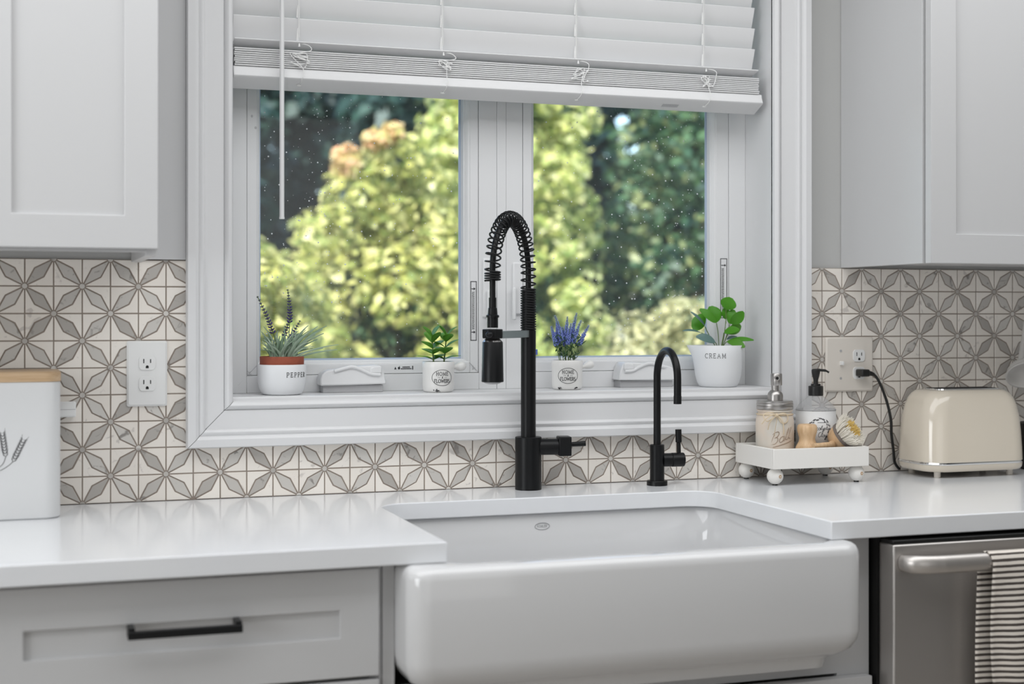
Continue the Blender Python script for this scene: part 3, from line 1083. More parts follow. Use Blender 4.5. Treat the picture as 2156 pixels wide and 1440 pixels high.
# ------------------------------------------------------------------ cabinets
def shaker(name, x0, x1, z0, z1, yf, parent, rail=.062, thick=.020, rec=.007):
    """shaker front: one frame mesh with square inner edge, the flat panel is its sub-part"""
    a = [(x0, z0), (x1, z0), (x1, z1), (x0, z1)]
    b = [(x0 + rail, z0 + rail), (x1 - rail, z0 + rail), (x1 - rail, z1 - rail), (x0 + rail, z1 - rail)]
    vs = [(p[0], yf, p[1]) for p in a] + [(p[0], yf, p[1]) for p in b] + [(p[0], yf + thick, p[1]) for p in a] + [(p[0], yf + thick, p[1]) for p in b]
    fs = []
    for k in range(4):
        j = (k + 1) % 4
        fs += [(k, j, 4 + j, 4 + k), (8 + k, 12 + k, 12 + j, 8 + j), (k, 8 + k, 8 + j, j), (4 + k, 4 + j, 12 + j, 12 + k)]
    o = MB().add(vs, fs).build(name, 'cabinet_paint', parent, bevel=0.0013)
    MB().box(x0 + rail - .001, x1 - rail + .001, yf + rec, yf + thick - .002, z0 + rail - .001, z1 - rail + .001).build('panel', 'cabinet_paint', o)
    return o


def bar_pull(x0, x1, zc, yf, parent):
    o = MB().box(x0, x1, yf - .0345, yf - .0245, zc - .0055, zc + .0065).build('handle', 'black_metal', parent, bevel=0.0015)
    for x in (x0 + .0005, x1 - .0105):
        MB().box(x, x + .010, yf - .030, yf, zc - .0050, zc + .0110).build('post', 'black_metal', o, bevel=0.001)
    return o


def carcass(x0, x1, name, label):
    t = thing(name, ((x0 + x1) / 2, -.30, 0), label, 'cabinet')
    MB().box(x0, x0 + .018, -.590, -.012, 0.10, .8815).build('side_panel', 'cabinet_paint', t)
    MB().box(x1 - .018, x1, -.590, -.012, 0.10, .8815).build('side_panel', 'cabinet_paint', t)
    MB().box(x0 + .018, x1 - .018, -.590, -.012, 0.10, 0.118).build('bottom_panel', 'cabinet_paint', t)
    MB().box(x0, x1, -.53, -.515, 0.0, 0.10).build('toe_kick', 'cabinet_paint', t)
    return t


DC = carcass(-.070, .528, 'drawer_cabinet', 'white shaker drawer cabinet left of the sink with a black bar handle')
dr = shaker('drawer_front', -.066, .5200, .7065, .8735, -.6125, DC, .062)
bar_pull(.1390, .3045, .8010, -.6125, dr)
d2 = shaker('drawer_front', -.066, .5200, .4080, .7005, -.6125, DC, .062)
bar_pull(.1390, .3045, .56, -.6125, d2)
d3 = shaker('drawer_front', -.066, .5200, .1220, .4020, -.6125, DC, .062)
bar_pull(.1390, .3045, .27, -.6125, d3)
MB().box(.5232, .528, -.5935, -.590, .10, .8815).build('face_strip', 'cabinet_paint', DC)

LC = carcass(-.960, -.072, 'base_cabinet', 'white shaker base cabinet at the left end of the worktop')
for (a, b) in ((-.956, -.520), (-.514, -.078)):
    shaker('door', a, b, .122, .8735, -.6125, LC)

SC = thing('sink_cabinet', (.97, -.30, 0), 'white cabinet carrying the farmhouse sink', 'cabinet')
MB().box(.5285, .5475, -.5985, -.012, .10, .8815).build('side_panel', 'cabinet_paint', SC)
MB().box(1.3440, 1.4085, -.5985, -.590, .10, .8815).build('stile', 'cabinet_paint', SC)
MB().box(1.3900, 1.4085, -.590, -.012, .10, .8815).build('side_panel', 'cabinet_paint', SC)
MB().box(.5475, 1.3900, -.590, -.012, .10, .118).build('bottom_panel', 'cabinet_paint', SC)
MB().box(.5475, 1.3440, -.5985, -.585, .640, .6635).build('top_rail', 'cabinet_paint', SC)
MB().box(1.3040, 1.3440, -.5985, -.590, .6635, .6830).build('corner_filler', 'cabinet_paint', SC)
MB().box(.5475, .5870, -.5985, -.590, .6635, .6830).build('corner_filler', 'cabinet_paint', SC)
MB().box(.5285, 1.4085, -.53, -.515, 0, .10).build('toe_kick', 'cabinet_paint', SC)
shaker('door', .534, .966, .122, .636, -.620, SC)
shaker('door', .970, 1.402, .122, .636, -.620, SC)

EC = carcass(2.030, 2.610, 'base_cabinet', 'white shaker base cabinet at the right end, beyond the dishwasher')
shaker('door', 2.034, 2.606, .122, .8735, -.6125, EC)

# wall cabinets
UL = thing('wall_cabinet', (-.15, -.17, 1.375), 'white shaker wall cabinet hanging left of the window', 'cabinet')
MB().box(.190, .2080, -.328, .005, 1.3660, 2.30).build('side_panel', 'cabinet_paint', UL, bevel=0.001)
MB().box(-.560, -.542, -.328, .005, 1.3660, 2.30).build('side_panel', 'cabinet_paint', UL, bevel=0.001)
MB().box(-.542, .190, -.328, .005, 1.386, 1.404).build('bottom_panel', 'cabinet_paint', UL)
MB().box(-.542, .190, -.328, -.308, 1.3720, 1.386).build('bottom_rail', 'cabinet_paint', UL)
MB().box(-.542, .190, -.012, .005, 1.404, 2.30).build('back_panel', 'cabinet_paint', UL)
MB().box(-.560, .208, -.328, .005, 2.30, 2.318).build('top_panel', 'cabinet_paint', UL)
MB().box(.2085, .2900, -.006, .0058, 1.3720, 2.4480).build('filler_strip', 'cabinet_paint', UL)
shaker('door', -.076, .2085, 1.3765, 2.312, -.350, UL, .0545)
shaker('door', -.558, -.080, 1.3765, 2.312, -.350, UL, .0545)
UR = thing('wall_cabinet', (2.1, -.16, 1.372), 'white shaker wall cabinet hanging above the toaster', 'cabinet')
MB().box(1.7270, 1.7450, -.3010, .005, 1.3720, 2.30).build('side_panel', 'cabinet_paint', UR, bevel=0.0008)
MB().box(2.5550, 2.5730, -.3010, .005, 1.3720, 2.30).build('side_panel', 'cabinet_paint', UR, bevel=0.0008)
MB().box(1.7450, 2.5550, -.3010, .005, 1.3790, 1.395).build('bottom_panel', 'cabinet_paint', UR)
MB().box(1.7270, 2.5730, -.3010, .005, 2.30, 2.318).build('top_panel', 'cabinet_paint', UR)
shaker('door', 1.7300, 2.1490, 1.3715, 2.312, -.3270, UR, .060, .0205)
shaker('door', 2.1520, 2.5700, 1.3715, 2.312, -.3270, UR, .060, .0205)

# ------------------------------------------------------------------ dishwasher and towel
DW = thing('dishwasher', (1.713, -.34, 0), 'brushed steel dishwasher built in right of the sink', 'dishwasher')
MB().box(1.4140, 2.0180, -.6150, -.05, .10, .8780).build('tub', 'dark_gap', DW)
MB().box(1.4185, 2.0140, -.6600, -.6150, .118, .8690).build('door', 'appliance_steel', DW, bevel=0.003)
MB().box(1.4200, 2.0120, -.6560, -.6160, .8692, .8760).build('control_strip', 'black_plastic', DW, bevel=0.001)
MB().box(1.4140, 2.0180, -.56, -.54, 0, .10).build('toe_kick', 'dark_gap', DW)
hp = [(1.4350, -.660, .838), (1.4375, -.672, .838), (1.4450, -.6835, .838), (1.4600, -.6925, .838), (1.4850, -.6975, .838), (1.52, -.699, .838), (1.72, -.7005, .838), (1.92, -.699, .838),
      (1.9700, -.6925, .838), (1.990, -.678, .838), (1.995, -.660, .838)]
ha = catmull(hp, 5)
MB().tube(ha, [0.0135 + .0025 * min(1, min(k, len(ha) - 1 - k) / 10) for k in range(len(ha))], 16, flat=(1.0, 0.62)).build('handle', 'handle_steel', DW, smooth=60)


def towel():
    """cloth folded over the bar handle: rear flap, fold, front flap; uv counts the stripes"""
    nx, ny = 30, 70
    t = MB()
    uvs = []
    yc, zc, rad = -.6995, .838, .0185
    ry = .0125
    Lb, Lf = .30, .37
    for j in range(ny + 1):
        v = j / ny
        s = -Lb + (Lb + Lf + PI * .016) * v
        for i in range(nx + 1):
            u = i / nx
            sag = 0.0
            if s < 0:
                y, zz = yc + ry + .0005, zc + s
                xl = 1.5730 + .004 * math.sin(s * 9)
            elif s < PI * .016:
                a = s / .016
                y, zz = yc + ry * math.cos(a), zc + rad * math.sin(a)
                xl = 1.5735 + .011 * (s / (PI * .016))
            else:
                q = s - PI * .016
                y, zz = yc - ry - .0005, zc - q
                xl = 1.5845 + .10 * q - .02 * math.sin(q * 8)
                sag = q
            x = xl + u * .235
            amp = (abs(s) if s < 0 else sag)
            fold = .007 * min(1, amp * 6) * math.sin(u * 15 + 1.2) * (1 if s > 0 else .35)
            if s >= PI * .016:
                y += fold - .004 * min(1, amp * 6)
            elif s < 0:
                y += min(0.006, max(0, fold)) + .001
            t.v.append((x, y, zz - .004 * u * min(1, amp * 4)))
            uvs.append((u * 1.2, s / .0101))
    for j in range(ny):
        for i in range(nx):
            a = j * (nx + 1) + i
            t.f.append((a, a + 1, a + nx + 2, a + nx + 1))
    o = t.build('dish_towel', 'striped_towel', smooth=80, origin=(1.69, -.71, .47))
    me = o.data
    uvl = me.uv_layers.new(name='UVMap')
    for l in me.loops:
        uvl.data[l.index].uv = uvs[l.vertex_index]
    md = o.modifiers.new('thickness', 'SOLIDIFY')
    md.thickness = .0022
    md.offset = 0
    return tag(o, 'cream and brown striped dish towel hung over the dishwasher handle', 'towel')


towel()

# ------------------------------------------------------------------ pull-down faucet
FX, FY = 0.9655, -.052
SX, SY = 0.8440, -.190
fa = thing('pull_down_faucet', (FX, FY, .914), 'tall matte black spring faucet with a pull-down spray head behind the sink', 'faucet')
MB().lathe([(0, .9140), (.0268, .9140), (.0268, 1.0195), (.0258, 1.0205), (0, 1.0205)], (FX, FY, 0), 40).build('base', 'black_metal', fa, smooth=40)
MB().lathe([(0, 1.0205), (.0152, 1.0205), (.0152, 1.2350), (.0135, 1.2355), (.0135, 1.318), (0, 1.318)], (FX, FY, 0), 32).build('post', 'black_metal', fa, smooth=40)
# hose path: up from the post, over, down to the spray head
dx, dy = SX - FX, SY - FY
arch = []
zs, zb = 1.352, 0.104
for k in range(6):
    arch.append((FX, FY, 1.30 + (zs - 1.30) * k / 6))
for k in range(37):
    a = PI * k / 36
    t = (1 - math.cos(a)) / 2
    arch.append((FX + dx * t, FY + dy * t, zs + zb * math.sin(a)))
for k in range(1, 9):
    arch.append((SX, SY, zs - (zs - 1.272) * k / 8))
hose = MB().tube(arch, .0058, 12).build('hose', 'black_metal', fa, smooth=60)


def along(path):
    P = [Vector(p) for p in path]
    acc = [0.0]
    for a, b in zip(P, P[1:]):
        acc.append(acc[-1] + (b - a).length)

    def at(s):
        s = max(0, min(acc[-1], s))
        for i in range(len(P) - 1):
            if s <= acc[i + 1]:
                f = (s - acc[i]) / (acc[i + 1] - acc[i])
                return P[i].lerp(P[i + 1], f), (P[i + 1] - P[i]).normalized()
        return P[-1], (P[-1] - P[-2]).normalized()
    return at, acc[-1]


spring_path = [(FX, FY, 1.236 + (1.30 - 1.236) * k / 4) for k in range(4)] + arch[:-6]
spring_path = [p for p in spring_path]
at, L = along(spring_path)
side = Vector((dy, -dx, 0)).normalized()          # constant normal of the arch plane
pts = []
s_ = 0.0
ph = 0.0
dense1 = 1.320 - 1.236
while s_ < L:
    pitch = .0050 if s_ < dense1 else (.0046 if s_ > L - .018 else .0098 + .0062 * min(1, abs((s_ - dense1) / (L - .018 - dense1) - .5) * 2) ** 1.5)
    p, tg = at(s_)
    n2 = side.cross(tg).normalized()
    pts.append(p + (side * math.cos(ph) + n2 * math.sin(ph)) * .0145)
    ph += 2 * PI / 18
    s_ += pitch / 18
MB().tube(pts, .0018, 6).build('spring', 'black_metal', fa, smooth=70)
MB().lathe([(0, 1.2425), (.0105, 1.2425), (.0105, 1.262), (.0125, 1.262), (.0125, 1.266), (.0095, 1.268), (.0085, 1.280), (.0072, 1.281), (.0072, 1.300), (0, 1.300)], (SX, SY, 0), 24).build('hose_connector', 'black_metal', fa, smooth=40)
sh = MB().lathe([(0, 1.1390), (.0200, 1.1390), (.0212, 1.1400), (.0196, 1.2150), (.0190, 1.2160), (0, 1.2160)], (SX, SY, 0), 32).build('spray_head', 'black_metal', fa, smooth=40)
MB().lathe([(0, 1.2160), (.0190, 1.2160), (.0130, 1.2225), (0, 1.2225)], (SX, SY, 0), 32).build('collar', 'steel', sh, smooth=40)
MB().lathe([(.0165, 1.1390), (.015, 1.1370), (.008, 1.1350), (0, 1.1345)], (SX, SY, 0), 24).build('nozzle', 'grey_plastic', sh, smooth=60)
# holder arm and clip
ux, uy = dx / math.hypot(dx, dy), dy / math.hypot(dx, dy)


def obox(mb, c, u, l0, l1, w, z0, z1):
    vx, vy = -u[1], u[0]
    q = []
    for zz in (z0, z1):
        for (l, s) in ((l0, -w), (l1, -w), (l1, w), (l0, w)):
            q.append((c[0] + u[0] * l + vx * s, c[1] + u[1] * l + vy * s, zz))
    return mb.add(q, [(0, 3, 2, 1), (4, 5, 6, 7), (0, 1, 5, 4), (1, 2, 6, 5), (2, 3, 7, 6), (3, 0, 4, 7)])


Lr = math.hypot(dx, dy)
arm = obox(MB(), (FX, FY), (ux, uy), .012, Lr - .017, .0070, 1.2215, 1.2360).build('holder_arm', 'black_metal_sheen', fa, bevel=0.001)
MB().lathe([(.0128, 1.2222), (.0200, 1.2222), (.0205, 1.2250), (.0205, 1.2385), (.0195, 1.2400), (.0128, 1.2400), (.0128, 1.2222)], (SX, SY, 0), 8).build('clip_ring', 'black_metal', arm, bevel=0.001)
MB().ball((SX - .012, SY - .018, 1.230), .0075, (1, 1, .8), 14, 8).build('clip_screw', 'black_metal', arm, smooth=60)
# lever on the right side of the base
u2 = (0.985, -.17)
lv = MB()
lv.cyl((FX + .02 * u2[0], FY + .02 * u2[1], .9995), (FX + .060 * u2[0], FY + .060 * u2[1], .9995), .0165, seg=28)
lv = lv.build('valve', 'black_metal', fa, smooth=40)
obox(MB(), (FX, FY), u2, .0605, .0865, .0165, .9815, 1.0205).build('valve_cap', 'black_metal', lv, bevel=0.002)
MB().cyl((FX + .087 * u2[0], FY + .087 * u2[1], 1.0035), (FX + .118 * u2[0], FY + .118 * u2[1], 1.0050), .0048, .0055, 12).build('lever', 'black_metal', lv, smooth=40)

# ------------------------------------------------------------------ filtered water tap
GX, GY = 1.2420, -.072
ft = thing('filter_faucet', (GX, GY, .914), 'slim matte black gooseneck drinking-water tap right of the spring faucet', 'faucet')
MB().lathe([(0, .9140), (.0215, .9140), (.0215, .9225), (.0205, .9240), (0, .9240)], (GX, GY, 0), 32).build('base_plate', 'black_metal', ft, smooth=40)
MB().lathe([(0, .9240), (.0150, .9240), (.0150, .9975), (.0140, .9985), (0, .9985)], (GX, GY, 0), 32).build('body', 'black_metal', ft, smooth=40)
R_ = .0975
path = [(GX, GY, .9985 + (1.139 - .9985) * k / 6) for k in range(6)]
for k in range(25):
    a = PI * k / 24
    path.append((GX, GY - R_ / 2 + R_ / 2 * math.cos(a), 1.139 + .055 * math.sin(a)))
path += [(GX, GY - R_, 1.139 - .049 * k / 4) for k in range(1, 5)]
gn = MB().tube(path, .0076, 16).build('gooseneck', 'black_metal', ft, smooth=60)
MB().cyl((GX, GY - R_, 1.104), (GX, GY - R_, 1.088), .0081, seg=20).build('outlet', 'black_metal', gn, smooth=40)
vv = MB().cyl((GX + .011, GY - .002, .9660), (GX + .030, GY - .004, .9660), .0140, seg=24).build('valve', 'black_metal', ft, smooth=40)
MB().cyl((GX + .0305, GY - .004, .9660), (GX + .0575, GY - .007, .9660), .0146, seg=24).build('valve_knob', 'black_metal', vv, smooth=40, bevel=0.0015)
MB().lathe([(0, 0), (.0042, 0), (.0042, .022), (.0066, .024), (.0066, .050), (0, .050)], (GX + .0470, GY - .006, .9790), 20, (-.03, 0, 1)).build('lever', 'black_metal', vv, smooth=40)

# ------------------------------------------------------------------ pots on the sill
SILL = 1.1092


def leaf_shape(mb, base, tip, width, nrm, curl=.12, n=6, round_=0.5, fold=.12, pw=.75):
    """a leaf blade: outline from base to tip, folded a little along the midrib, with thickness"""
    b, t = Vector(base), Vector(tip)
    ax = t - b
    L_ = ax.length
    ax.normalize()
    nr = Vector(nrm)
    nr = (nr - ax * nr.dot(ax)).normalized()
    sd = ax.cross(nr)
    rows = []
    for k in range(n + 1):
        u = k / n
        w = width / 2 * max(0.02, (abs(math.sin(PI * u ** round_)) ** pw))
        if k == n:
            w = width * (.02 if pw > .7 else .12)
        c = b + ax * (L_ * u) + nr * (curl * L_ * math.sin(PI * u) - curl * L_ * .6 * u * u)
        rows.append((c - sd * w + nr * fold * w, c, c + sd * w + nr * fold * w))
    th_ = nr * max(.0004, width * .02)
    vs = [p for r in rows for p in r] + [p - th_ for r in rows for p in r]
    m = 3 * (n + 1)
    fs = []
    for k in range(n):
        for j in range(2):
            a = 3 * k + j
            fs.append((a, a + 1, a + 4, a + 3))
            fs.append((m + a, m + a + 3, m + a + 4, m + a + 1))
        for j in (0, 2):
            a = 3 * k + j
            fs.append((a, a + 3, m + a + 3, m + a))
    return mb.add(vs, fs)


# pot with PEPPER on it
PX, PY = 0.4835, .052
pp = thing('herb_pot', (PX, PY, SILL), 'white round pot lettered PEPPER with a terracotta liner', 'pot')
prf = [(0, 0), (.0345, 0), (.0395, .0025), (.0445, .012), (.0472, .024), (.0480, .040), (.0480, .0585), (.0470, .0600), (.0455, .0590), (.0440, .030), (0, .030)]
MB().lathe([(r, SILL + hh) for r, hh in prf], (PX, PY, 0), 44).build('bowl', 'ceramic_white', pp, smooth=45)
tx, W = text_strokes('PEPPER', .0088, .30)
ik = MB()
draw(ik, [[(p[0] + W / 2, p[1]) for p in s] for s in tx], on_cyl(PX, PY, lambda z_: .0482, 0.02, SILL + .036), .00058)
ik.build('lettering', 'ink_soft', pp)
ln = MB().lathe([(0, SILL + .052), (.040, SILL + .052), (.0432, SILL + .0540), (.0435, SILL + .0745), (.0425, SILL + .0758), (.0405, SILL + .0745), (.0400, SILL + .068), (0, SILL + .068)], (PX, PY, 0), 40).build('liner', 'terracotta', pp, smooth=45)
MB().lathe([(0, SILL + .0705), (.0398, SILL + .0690), (.0398, SILL + .066), (0, SILL + .066)], (PX, PY, 0), 24).build('soil', 'soil', ln)
lvp = thing('violet_lavender_plant', (PX, PY, SILL + .0705), 'lavender plant with dark violet spikes growing in the PEPPER pot', 'plant')
top = SILL + .0690


def blade(mb, base, tip, bend, r):
    mid = (Vector(base) + Vector(tip)) / 2 + Vector(bend)
    p = bez(base, mid, tip, 7)
    mb.tube(p, [r * (.7 + .5 * math.sin(PI * (k + 1) / 9)) * (1 - .6 * k / 7) for k in range(8)], 4, flat=(1.0, .45))


fol = MB()
for k in range(95):
    a = random.uniform(-1, 1)
    b0 = (PX + random.uniform(-.024, .024), PY + random.uniform(-.018, .018), top)
    sp = random.gauss(.0, .030)
    hgt = random.uniform(.028, .070) * (1 - .25 * abs(sp) / .05)
    dxx = max(sp + (b0[0] - PX) * .9, PX - .040 - b0[0])
    tip = (b0[0] + dxx, min(b0[1] + random.uniform(-.024, .02), .100), top + hgt)
    blade(fol, b0, tip, (-dxx * .25, 0, hgt * .22), random.uniform(.0015, .0024))
for (x_, z_) in ((.078, .060), (.070, .066), (.084, .052), (.066, .050), (.058, .058), (.088, .067), (.074, .040), (-.035, .066), (-.040, .052), (.050, .068)):
    blade(fol, (PX + x_ * .18, PY - .004, top), (PX + x_, PY + random.uniform(-.02, .012), top + z_), (-x_ * .18, 0, z_ * .14), .0024)
fol.build('foliage', 'leaf_lavender', lvp, smooth=60)


def spike(parent, base, bend, tip, z_start, material, n, size, stem_mat='stem_green'):
    """flower spike: thin stem with small florets around its upper part"""
    p = bez(base, bend, tip, 24)
    st = MB().tube(p, .0009, 5).build('stem', stem_mat, parent)
    f = MB()
    for k in range(n):
        u = z_start + (1 - z_start) * (k + .5) / n
        i = min(23, int(u * 24))
        q = p[i].lerp(p[i + 1], u * 24 - i)
        tg = (p[i + 1] - p[i]).normalized()
        taper = (1.15 - .75 * ((u - z_start) / (1 - z_start)) ** 1.4)
        for j in range(4):
            a = 2 * PI * j / 4 + k * .8 + random.uniform(-.3, .3)
            e1 = tg.orthogonal().normalized()
            e2 = tg.cross(e1)
            dr_ = (e1 * math.cos(a) + e2 * math.sin(a) + tg * .8).normalized()
            c = q + dr_ * size * taper * .9
            r = size * taper * random.uniform(.45, .7)
            f.lathe([(0, -r * 1.5), (r * .62, -.2 * r), (r * .5, r), (0, r * 1.4)], c, 5, dr_)
    f.build('florets', material, st, smooth=60)


spike(lvp, (PX - .006, PY, top), (PX - .010, PY, top + .050), (PX - .050, PY - .006, top + .126), .44, 'petal_violet', 13, .0043)
spike(lvp, (PX + .006, PY, top), (PX + .022, PY, top + .070), (PX + .012, PY + .004, top + .140), .50, 'petal_violet', 12, .0043)
spike(lvp, (PX - .002, PY + .003, top), (PX + .000, PY, top + .050), (PX + .022, PY + .006, top + .090), .45, 'petal_violet', 9, .0040)
spike(lvp, (PX + .008, PY - .002, top), (PX + .010, PY, top + .035), (PX + .036, PY - .004, top + .078), .38, 'petal_violet', 10, .0043)


def mug(mx, my, label, marks, ball_shape, phi):
    o = thing('mug_pot', (mx, my, SILL), label, 'pot')
    r0 = .0325
    pr = [(0, 0), (.0270, 0), (.0300, .0015), (.0318, .006), (.0325, .014), (.0328, .047), (.0332, .0500), (.0330, .0605), (.0318, .0622), (.0300, .0610), (.0295, .050), (0, .050)]
    MB().lathe([(r, SILL + hh) for r, hh in pr], (mx, my, 0), 40).build('cup', 'ceramic_warm', o, smooth=45)
    hd = MB()
    if ball_shape == 'ball':
        hd.lathe([(0, -.004), (.0045, -.004), (.0045, .004), (.0075, .008), (.0095, .0135), (.0098, .018), (.0080, .0235), (.0045, .0270), (0, .0280)], (mx + .031, my - .002, SILL + .0500), 20, (1, 0, .10))
    else:
        hd.lathe([(0, -.004), (.0035, -.004), (.0040, .006), (.0070, .012), (.0092, .018), (.0092, .023), (.0070, .0278), (0, .0305)], (mx + .031, my - .002, SILL + .0460), 20, (1, 0, .30))
    hd.build('handle', 'ceramic_warm', o, smooth=60)
    fn = on_cyl(mx, my, lambda z_: .0328, phi, SILL + .030)
    ik = MB()
    ov = [(0.0218 * math.cos(2 * PI * k / 60), .0160 * math.sin(2 * PI * k / 60)) for k in range(61)]
    ik.tube([fn(*p) for p in ov], .00055, 5)
    t1, _a = text_strokes('HOME', .0072, .12)
    draw(ik, [[(p[0], p[1] + .0042) for p in s] for s in t1], fn, .00062)
    t2, _a = text_strokes('FLOWERS', .0070, .04)
    draw(ik, [[(p[0] * .92, p[1] - .0102) for p in s] for s in t2], fn, .00062)
    t3, _a = text_strokes('&', .0036, 0)
    draw(ik, [[(p[0], p[1] - .0012) for p in s] for s in t3], fn, .0005)
    draw(ik, [[(-.010, .0004), (-.004, .0004)], [(.004, .0004), (.010, .0004)]], fn, .0003)
    ik.build('lettering', 'ink_soft', o)
    for (pa, sz, hh) in marks:
        wr = MB()
        for k in range(7):
            p0 = pa + random.uniform(-sz, sz)
            z_ = SILL + .0022 + random.uniform(0, hh)
            rr = float(np.interp(z_ - SILL, [0, .0015, .006, .014], [.0272, .0302, .0320, .0327]))
            l_ = random.uniform(.05, .16)
            wr.tube([(mx + rr * math.sin(p0 + q * l_), my - rr * math.cos(p0 + q * l_), z_ + .0012 * math.sin(q * 9 + k)) for q in (0, .25, .5, .75, 1)], random.uniform(.0003, .0009), 4)
        wr.build('chipped_glaze', 'ink', o)
    MB().lathe([(0, SILL + .0565), (.0292, SILL + .0555), (.0292, SILL + .0500), (0, SILL + .0500)], (mx, my, 0), 24).build('soil', 'soil', o)
    return o


mug(0.8055, .050, 'white mug pot lettered HOME & FLOWERS with a round knob handle, holding a succulent', [(-.40, .22, .0040)], 'ball', -.02)
mug(1.0910, .055, 'white mug pot lettered HOME & FLOWERS with a teardrop handle, holding blue lavender', [(-.95, .10, .0030), (.22, .10, .0030)], 'drop', -.30)

# succulent with paired paddle leaves
JX, JY, JZ = 0.8055, .050, SILL + .0555
jp = thing('succulent_plant', (JX, JY, JZ), 'small green succulent with paired oval leaves in the knob-handled mug', 'plant')
jme = MB().add([], [])
leaf_shape(jme, (0, 0, 0), (0, 0, .0265), .0185, (0, -1, 0), .05, 10, 1.3, .10, .6)
jm = bpy.data.meshes.new('leaf')
jm.from_pydata(jme.v, [], jme.f)
jm.materials.append(M['leaf_jade'])
jm.polygons.foreach_set('use_smooth', [True] * len(jm.polygons))


def jade_stem(x, y, lean, H, n, ph0):
    b = (JX + x, JY + y, JZ)
    t = (JX + x + lean, JY + y, JZ + H)
    MB().tube([b, t], [.0018, .0012], 6).build('stem', 'stem_green', jp, smooth=60)
    for k in range(n):
        u = .18 + .80 * k / (n - 1)
        p = Vector(b).lerp(Vector(t), u)
        for s in (0, PI):
            a = ph0 + k * PI / 2 + s + random.uniform(-.2, .2)
            el = math.radians(12 + 38 * u + random.uniform(-8, 8))
            d = Vector((math.cos(a) * math.cos(el), math.sin(a) * math.cos(el), math.sin(el)))
            o = bpy.data.objects.new('leaf', jm)
            C.objects.link(o)
            o.parent = jp
            o.location = p - ORG[jp.name]
            up = Vector((0, 0, 1)) - d * d.z
            q = Vector((0, 0, 1)).rotation_difference(d)
            nr = q @ Vector((0, -1, 0))
            ang = math.atan2(d.dot(nr.cross(up)), nr.dot(up))
            o.rotation_mode = 'QUATERNION'
            o.rotation_quaternion = Matrix.Rotation(ang, 3, d).to_quaternion() @ q
            sc = 1.42 - .30 * u
            o.scale = (sc, sc, sc)


jade_stem(-.011, -.004, -.004, .058, 5, .30)
jade_stem(.013, .005, .006, .060, 5, .05)

# blue lavender
BX, BY, BZ = 1.0910, .055, SILL + .0555
bp_ = thing('blue_lavender_plant', (BX, BY, BZ), 'bunch of blue lavender in the teardrop-handled mug', 'plant')
for (x0, xm, x1, hh, yy) in ((-.016, -.024, -.036, .078, 0), (-.012, -.020, -.020, .088, .006), (-.010, -.008, -.030, .101, -.004), (-.004, -.004, .001, .099, 0), (.002, -.004, .006, .084, -.006),
                             (.004, .008, .024, .106, .004), (.006, .008, .030, .090, -.004), (.012, .026, .050, .080, 0), (.000, -.002, -.006, .076, .008), (.008, .014, .020, .086, .008)):
    spike(bp_, (BX + x0, BY + yy * .5, BZ), (BX + xm, BY + yy, BZ + hh * .5), (BX + x1, BY + yy * 1.3, BZ + hh), .44, 'petal_blue', 17, .0041, 'stem_green')
bf = MB()
for k in range(120):
    u = random.random()
    b0 = Vector((BX + random.uniform(-.018, .018), BY + random.uniform(-.012, .012), BZ))
    q = b0 + Vector(((b0.x - BX) * 1.1 * u, random.uniform(-.010, .010), .006 + .050 * u))
    an = random.uniform(0, 2 * PI)
    tp = q + Vector((math.cos(an) * .010, math.sin(an) * .007, .008))
    leaf_shape(bf, q, tp, .0032, (0, -.6, .8), .05, 3, .8)
bf.build('foliage', 'leaf_deep', bp_, smooth=60)

# pot with CREAM on it
KX, KY = 1.4480, .056
cp = thing('cream_pot', (KX, KY, SILL), 'white pouring jug pot lettered CREAM on the right end of the sill', 'pot')
kp = [(0, 0), (.0380, 0), (.0415, .0015), (.0460, .010), (.0500, .024), (.0522, .042), (.0535, .066), (.0545, .0900), (.0537, .0912), (.0522, .0900), (.0505, .060), (0, .060)]
nseg = 56
kv = MB()
rings = []
for (r, hh) in kp:
    ring = []
    for k in range(nseg):
        a = 2 * PI * k / nseg
        rr = r
        # pouring lip on the left
        da = abs((a - math.radians(161) + PI) % (2 * PI) - PI)
        if hh > .045:
            rr += .015 * math.exp(-(da / .26) ** 2) * ((hh - .045) / .046) ** 2.0
        ring.append((KX + rr * math.cos(a), KY + rr * math.sin(a), SILL + hh))
    rings.append(ring)
rings[0] = [(KX, KY, SILL)] * nseg
rings[-1] = [(KX, KY, SILL + .060)] * nseg
kv.loft(rings, False, False)
o = kv.build('jug', 'ceramic_white', cp, smooth=45)
tx, W = text_strokes('CREAM', .0098, .24)
ik = MB()
draw(ik, tx, on_cyl(KX, KY, prof_r([(r, SILL + hh) for r, hh in kp[1:8]]), -.58, SILL + .0640), .0006)
ik.build('lettering', 'ink_soft', cp)
MB().lathe([(0, SILL + .078), (.0515, SILL + .076), (.0505, SILL + .062), (0, SILL + .062)], (KX, KY, 0), 28).build('soil', 'soil', cp)
lp = thing('leafy_plant', (KX, KY, SILL + .077), 'plant with large rounded glossy green leaves in the CREAM pot', 'plant')
rt = Vector((0.9458, -.3247, 0))          # sideways across the sill as the room sees it
mmx = .00093 / 6.545 * 1.07


def lpnt(cx, cy, depth=0.0):
    """leaf coordinates measured from the pot rim centre"""
    return Vector((KX, KY, SILL + .0905)) + rt * ((cx - 655) * mmx) + Vector((0, 0, (785 - cy) * mmx)) + Vector((.32, .946, 0)) * depth


